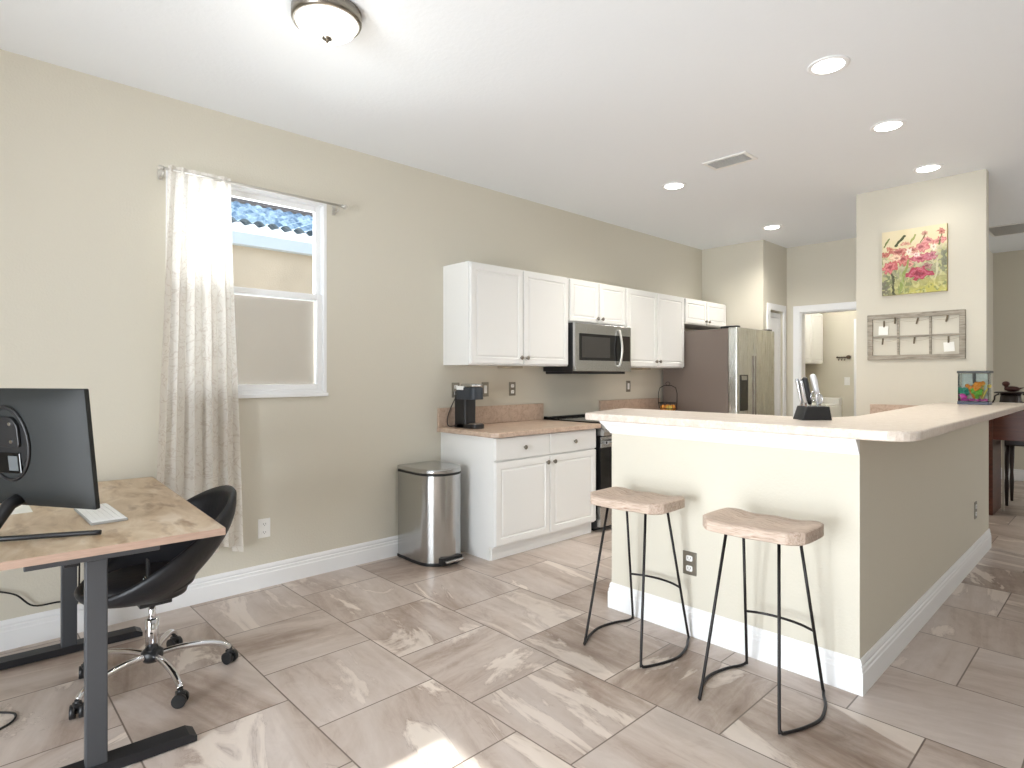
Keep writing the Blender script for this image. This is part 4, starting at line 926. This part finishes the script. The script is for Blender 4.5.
# ------------------------------------------------------------------ pictures on the pillar
YW = 5.60
def canvas():
    x0, x1, z0, z1 = 2.232, 2.670, 1.947, 2.465; n = 150; th = 0.032
    ys, xs = np.mgrid[0:n, 0:n]/(n-1)           # ys: 0 top .. 1 bottom
    rng = np.random.default_rng(5)
    def nz(f, s):
        g = np.random.default_rng(s).random((f+1, f+1)); a = xs*f; b_ = ys*f; i = np.minimum(a.astype(int), f-1); j = np.minimum(b_.astype(int), f-1)
        u, v = a-i, b_-j; return g[j, i]*(1-u)*(1-v)+g[j, i+1]*u*(1-v)+g[j+1, i]*(1-u)*v+g[j+1, i+1]*u*v
    xs, ys = xs+0.035*(nz(9, 61)-0.5)+0.03*(nz(24, 62)-0.5), ys+0.035*(nz(9, 63)-0.5)+0.03*(nz(24, 64)-0.5)
    xs = np.clip(xs, 0, 0.9999); ys = np.clip(ys, 0, 0.9999)
    img = np.zeros((n, n, 3))
    def fill(mask, c):
        nonlocal img; m_ = np.clip(mask, 0, 1)[..., None]; img = img*(1-m_)+np.array(c)/255*m_
    fill(np.ones((n, n)), (226, 214, 176)); fill(nz(6, 1)*0.7, (236, 222, 190))
    fill(np.clip((ys-0.42)*4, 0, 1)*0.85, (150, 152, 120)); fill(np.clip((ys-0.72)*5+nz(9, 2)-0.5, 0, 1)*np.clip(xs*2, 0.5, 1), (196, 190, 96))
    fill((np.clip((0.24-xs)*6, 0, 1))*np.clip((ys-0.66)*6, 0, 1)*0.8, (112, 110, 100)); fill(np.clip((xs-0.80)*6, 0, 1)*np.clip((ys-0.28)*8, 0, 1)*np.clip((0.72-ys)*8, 0, 1)*0.8, (112, 118, 100))
    fill((nz(26, 3) > 0.62)*np.clip((ys-0.3)*3, 0, 0.55), (122, 136, 92)); fill((nz(32, 4) > 0.66)*np.clip((ys-0.1)*2, 0, 0.6), (216, 214, 150))
    def flower(cx, cy, rx, ry, c, dens=0.9, s=0):
        a = np.arctan2(ys-cy, xs-cx); r = np.hypot((xs-cx)/rx, (ys-cy)/ry); r = r*(1+0.18*np.sin(a*7+s))+(nz(30, 10+s)-0.5)*0.45
        fill((r < 1)*dens, c); fill((np.abs(r-0.6) < 0.13)*0.55, (min(c[0]+28, 255), min(c[1]+60, 255), min(c[2]+55, 255))); fill((r < 0.28)*0.7, (c[0]*0.75, c[1]*0.7, c[2]*0.75))
    for i, (cx, cy, rx, ry, c) in enumerate([(0.05, 0.36, .09, .035, (196, 100, 88)), (0.26, 0.34, .13, .05, (200, 112, 104)), (0.48, 0.33, .09, .05, (206, 130, 116)), (0.63, 0.30, .10, .06, (214, 120, 124)),
            (0.72, 0.22, .10, .05, (216, 134, 134)), (0.88, 0.24, .10, .05, (212, 124, 124)), (0.90, 0.11, .05, .05, (194, 110, 98)), (0.66, 0.10, .04, .03, (196, 130, 116)), (0.12, 0.56, .12, .08, (208, 96, 104)),
            (0.33, 0.47, .12, .07, (206, 106, 104)), (0.38, 0.22, .07, .03, (214, 150, 130)), (0.15, 0.28, .06, .03, (206, 120, 100)), (0.45, 0.55, .06, .04, (214, 140, 130)), (0.70, 0.60, .07, .04, (170, 110, 110)), (0.22, 0.42, .08, .05, (230, 186, 160)), (0.62, 0.46, .16, .06, (198, 90, 110)), (0.57, 0.69, .19, .09, (190, 64, 92)), (0.78, 0.45, .08, .05, (196, 110, 126)),
            (0.42, 0.36, .05, .06, (240, 214, 196)), (0.80, 0.33, .05, .05, (238, 216, 196)), (0.55, 0.40, .07, .04, (236, 196, 190))]): flower(cx, cy, rx, ry, c, s=i)
    for (xa, ya, xb, yb, c, w_) in [(0.42, 0.5, 0.28, 0.95, (150, 168, 88), .018), (0.30, 0.6, 0.36, 0.98, (170, 180, 120), .014), (0.16, 0.66, 0.2, 1, (80, 84, 60), .02), (0.24, 0.22, 0.36, 0.10, (62, 74, 40), .022),
            (0.05, 0.22, 0.12, 0.12, (110, 128, 60), .014), (0.45, 0.2, 0.52, 0.10, (160, 170, 90), .016), (0.86, 0.5, 0.84, 0.8, (210, 206, 170), .014), (0.9, 0.16, 0.88, 0.3, (110, 120, 70), .008), (0.6, 0.24, 0.67, 0.12, (130, 110, 70), .008)]:
        dx, dy = xb-xa, yb-ya; t = np.clip(((xs-xa)*dx+(ys-ya)*dy)/(dx*dx+dy*dy), 0, 1); d_ = np.hypot(xs-xa-t*dx, ys-ya-t*dy); fill((d_ < w_+0.008*(nz(20, 40)-0.5))*0.9, c)
    fill((nz(60, 50)-0.5)*0.5, (236, 226, 200))
    img = img*0.86+img.mean(2, keepdims=True)*0.14; img = img**1.15
    b = MB(); bm = b.bm; cl_ = bm.loops.layers.color.new('paint')
    V = [[bm.verts.new((x0+(x1-x0)*i/(n-1), YW-th, z1-(z1-z0)*j/(n-1))) for i in range(n)] for j in range(n)]
    lin = np.where(img <= 0.04045, img/12.92, ((img+0.055)/1.055)**2.4)
    for j in range(n-1):
        for i in range(n-1):
            f = bm.faces.new((V[j][i], V[j+1][i], V[j+1][i+1], V[j][i+1])); c = img[j, i]
            for l_ in f.loops: l_[cl_] = (*c, 1)
    side = MB().box(x0, x1, YW-th+0.0004, YW-0.001, z0, z1)
    return b, side
cbm, sbm = canvas()
pt_ = thing('flower_painting', 'square canvas painting of pink and red flowers on the pillar', 'painting', (2.45, YW, 1.947))
cv = obj('canvas', sbm, mat('canvas_edge', (178, 160, 104), 0.8, noise=0.2, nscale=30), pt_); obj('painted_face', cbm, M['paint'], pt_)

wp = thing('window_pane_frame', 'weathered grey six-pane window frame with twine hanging below the flower painting', 'wall decoration', (2.45, YW, 1.422))
fx0, fx1, fz0, fz1 = 2.122, 2.782, 1.422, 1.795
f = MB(); fw = 0.038
f.box(fx0, fx1, YW-0.026, YW-0.002, fz1-fw, fz1, 0.003).box(fx0, fx1, YW-0.026, YW-0.002, fz0, fz0+fw, 0.003).box(fx0, fx0+fw, YW-0.026, YW-0.002, fz0+fw, fz1-fw, 0.003).box(fx1-fw, fx1, YW-0.026, YW-0.002, fz0+fw, fz1-fw, 0.003)
obj('frame', f, M['greyframe'], wp)
zm = (fz0+fz1)/2
for xm in (2.342, 2.560): obj('mullion', MB().box(xm-0.008, xm+0.008, YW-0.020, YW-0.004, fz0+fw, fz1-fw, 0.002), M['greyframe'], wp)
obj('mullion', MB().box(fx0+fw, fx1-fw, YW-0.019, YW-0.005, zm-0.008, zm+0.008, 0.002), M['greyframe'], wp)
def twz(z, t): return z-0.018*4*t*(1-t)
for z in (fz1-fw-0.014, zm-0.022):
    pts = []
    for a, b_ in ((fx0+fw-0.004, 2.342), (2.342, 2.560), (2.560, fx1-fw+0.004)):
        pts += [(a+(b_-a)*t, YW-0.024, twz(z, t)) for t in np.linspace(0, 1, 9)]
    obj('twine', MB().tube(pts, 0.0015, 5), M['string'], wp)
zu, zl = fz1-fw-0.03, zm-0.036
pins = [(2.245, zu-0.012, 0, 'top left pane, holding a card'), (2.322, zu+0.012, 0.05, 'right edge of the top left pane'), (2.475, zu, 0.25, 'top middle pane'), (2.668, zu+0.006, 0.2, 'top right pane'),
        (2.235, zl, 0.1, 'bottom left pane'), (2.455, zl, 0.12, 'bottom middle pane'), (2.678, zl-0.002, 0, 'bottom right pane, holding a card')]
for x, z, a, lb in pins:
    p = MB(); p.box(-0.005, 0.005, -0.012, -0.007, -0.026, 0.026, 0.001).box(-0.005, 0.005, -0.005, 0.0, -0.026, 0.026, 0.001)
    o = obj('clothespin', p, M['pin']); o.location = (x, YW-0.0195, z); o.rotation_euler = (0, a, 0)
    o['label'] = 'small dark clothespin on the twine, ' + lb; o['category'] = 'clothespin'; o['group'] = 'clothespins on the window frame'
for x, z, lb, a in ((2.240, zu-0.066, 'white card clipped in the top left pane of the grey frame', 0.04), (2.682, zl-0.058, 'white card clipped in the bottom right pane of the grey frame', -0.06)):
    o = obj('paper_card', MB().box(-0.034, 0.034, -0.001, 0.001, -0.036, 0.036), M['paper']); o.location = (x, YW-0.0255, z); o.rotation_euler = (0, a, 0)
    o['label'] = lb; o['category'] = 'card'; o['group'] = 'cards on the window frame'

# ------------------------------------------------------------------ laundry room
wc = thing('wall_cabinet', 'white wall cabinet seen through the laundry doorway', 'cabinet', (0.32, 8.9, 1.46))
obj('body', MB().box(0.171, 0.47, 8.44, 9.33, 1.46, 2.20, 0.003), M['cab'], wc)
for a, b_ in ((8.45, 8.88), (8.89, 9.32)): obj('door', MB().panel(a, b_, 1.47, 2.19, 0.47, 0.02, 0.05), M['cab'], wc)
ws_ = thing('washing_machine', 'white top-loading washer partly seen through the laundry doorway', 'washer', (0.45, 9.05, 0))
obj('body', MB().box(0.20, 0.735, 8.74, 9.36, 0.0, 0.86, 0.015, 3), M['white'], ws_)
obj('lid', MB().box(0.21, 0.725, 8.75, 9.22, 0.86, 0.885, 0.008), M['white'], ws_)
obj('console', MB().box(0.20, 0.735, 9.24, 9.37, 0.86, 0.97, 0.012), M['white'], ws_)
hr_ = thing('hook_rack', 'dark metal hook rack on the laundry room wall', 'hook rack', (0.74, 9.40, 1.50))
bz = mat('bronze', (86, 70, 56), 0.4, 0.7)
obj('bar', MB().cyl((0.665, 9.375, 1.555), (0.80, 9.375, 1.555), 0.008).ball((0.665, 9.375, 1.555), 0.014).cyl((0.815, 9.365, 1.555), (0.815, 9.398, 1.555), 0.028), bz, hr_)
for x in (0.69, 0.73, 0.77): obj('hook', MB().tube(smooth_path([(x, 9.375, 1.55), (x, 9.370, 1.52), (x, 9.355, 1.508), (x, 9.345, 1.525)]), 0.004, 6), bz, hr_)

# ------------------------------------------------------------------ beyond the pillar
co_ = thing('console_desk', 'tall reddish-brown wooden desk with open knee space beyond the bar', 'desk', (3.2, 7.2, 0))
obj('top', MB().box(2.63, 4.05, 6.98, 7.50, 1.0, 1.03, 0.005), M['piano'], co_)
obj('apron', MB().box(2.66, 4.02, 7.01, 7.04, 0.70, 1.0, 0.003).box(2.66, 4.02, 7.44, 7.47, 0.70, 1.0, 0.003), M['piano'], co_)
for x0, x1 in ((2.66, 2.755), (3.925, 4.02)): obj('side_panel', MB().box(x0, x1, 7.0, 7.48, 0.0, 1.0, 0.004), M['piano'], co_)
obj('inner_rail', MB().box(2.785, 2.800, 7.30, 7.315, 0.0, 0.70), M['rodm'], co_)
c2_ = thing('wooden_chair', 'dark wooden chair standing behind the reddish-brown desk', 'chair', (3.02, 8.15, 0))
obj('seat', MB().box(2.84, 3.24, 7.95, 8.35, 0.60, 0.66, 0.01), M['darkwood'], c2_)
for x, y in ((2.87, 7.98), (3.21, 7.98), (2.87, 8.32), (3.21, 8.32)):
    obj('leg', MB().tube([(x, y, 0), (x, y, 0.2), (x, y, 0.3), (x, y, 0.45), (x, y, 0.60)], [0.012, 0.02, 0.014, 0.022, 0.024], 10), M['darkwood'], c2_)
obj('backrest', MB().box(2.85, 3.23, 8.33, 8.36, 0.66, 0.69, 0.004).box(2.85, 3.23, 8.33, 8.36, 0.94, 1.02, 0.004).box(2.86, 2.89, 8.33, 8.36, 0.66, 1.0).box(3.19, 3.22, 8.33, 8.36, 0.66, 1.0).box(3.02, 3.05, 8.33, 8.36, 0.68, 0.96), M['darkwood'], c2_)
c2_.location = (2.93, 7.80, 0)
db = thing('decorative_box', 'small dark carved box with a bird figure on its lid, behind the fish tank', 'ornament', (2.86, 7.2, 1.03))
dd_ = Vector((2.86, 7.2, 1.03))
obj('box_body', MB().lathe([(0, 0), (0.075, 0), (0.085, 0.02), (0.07, 0.05), (0.08, 0.095), (0, 0.095)], dd_, 24), M['darkwood'], db)
b = MB()
for k in range(6):
    a = 2*PI*k/6; b.tube(smooth_path([dd_+Vector((r_*math.cos(a), r_*math.sin(a), z)) for r_, z in ((0.085, 0.09), (0.115, 0.07), (0.12, 0.035), (0.135, 0.005))]), 0.007, 6)
obj('curled_legs', b, M['darkwood'], db)
obj('lid', MB().lathe([(0, 0.095), (0.12, 0.097), (0.125, 0.105), (0.11, 0.112), (0, 0.115)], dd_, 32), M['darkwood'], db)
rw = mat('dark_red_wood', (70, 30, 24), 0.4)
obj('bird_figure', MB().ball(dd_+Vector((0.01, 0, 0.138)), 0.04, (1.5, 0.7, 0.65)).ball(dd_+Vector((-0.035, 0, 0.185)), 0.026, (1.15, 0.9, 0.95)).cyl(dd_+Vector((-0.03, 0, 0.14)), dd_+Vector((-0.033, 0, 0.18)), 0.016).cyl(dd_+Vector((0.05, 0, 0.14)), dd_+Vector((0.095, 0, 0.15)), 0.012, 0.002), rw, db)
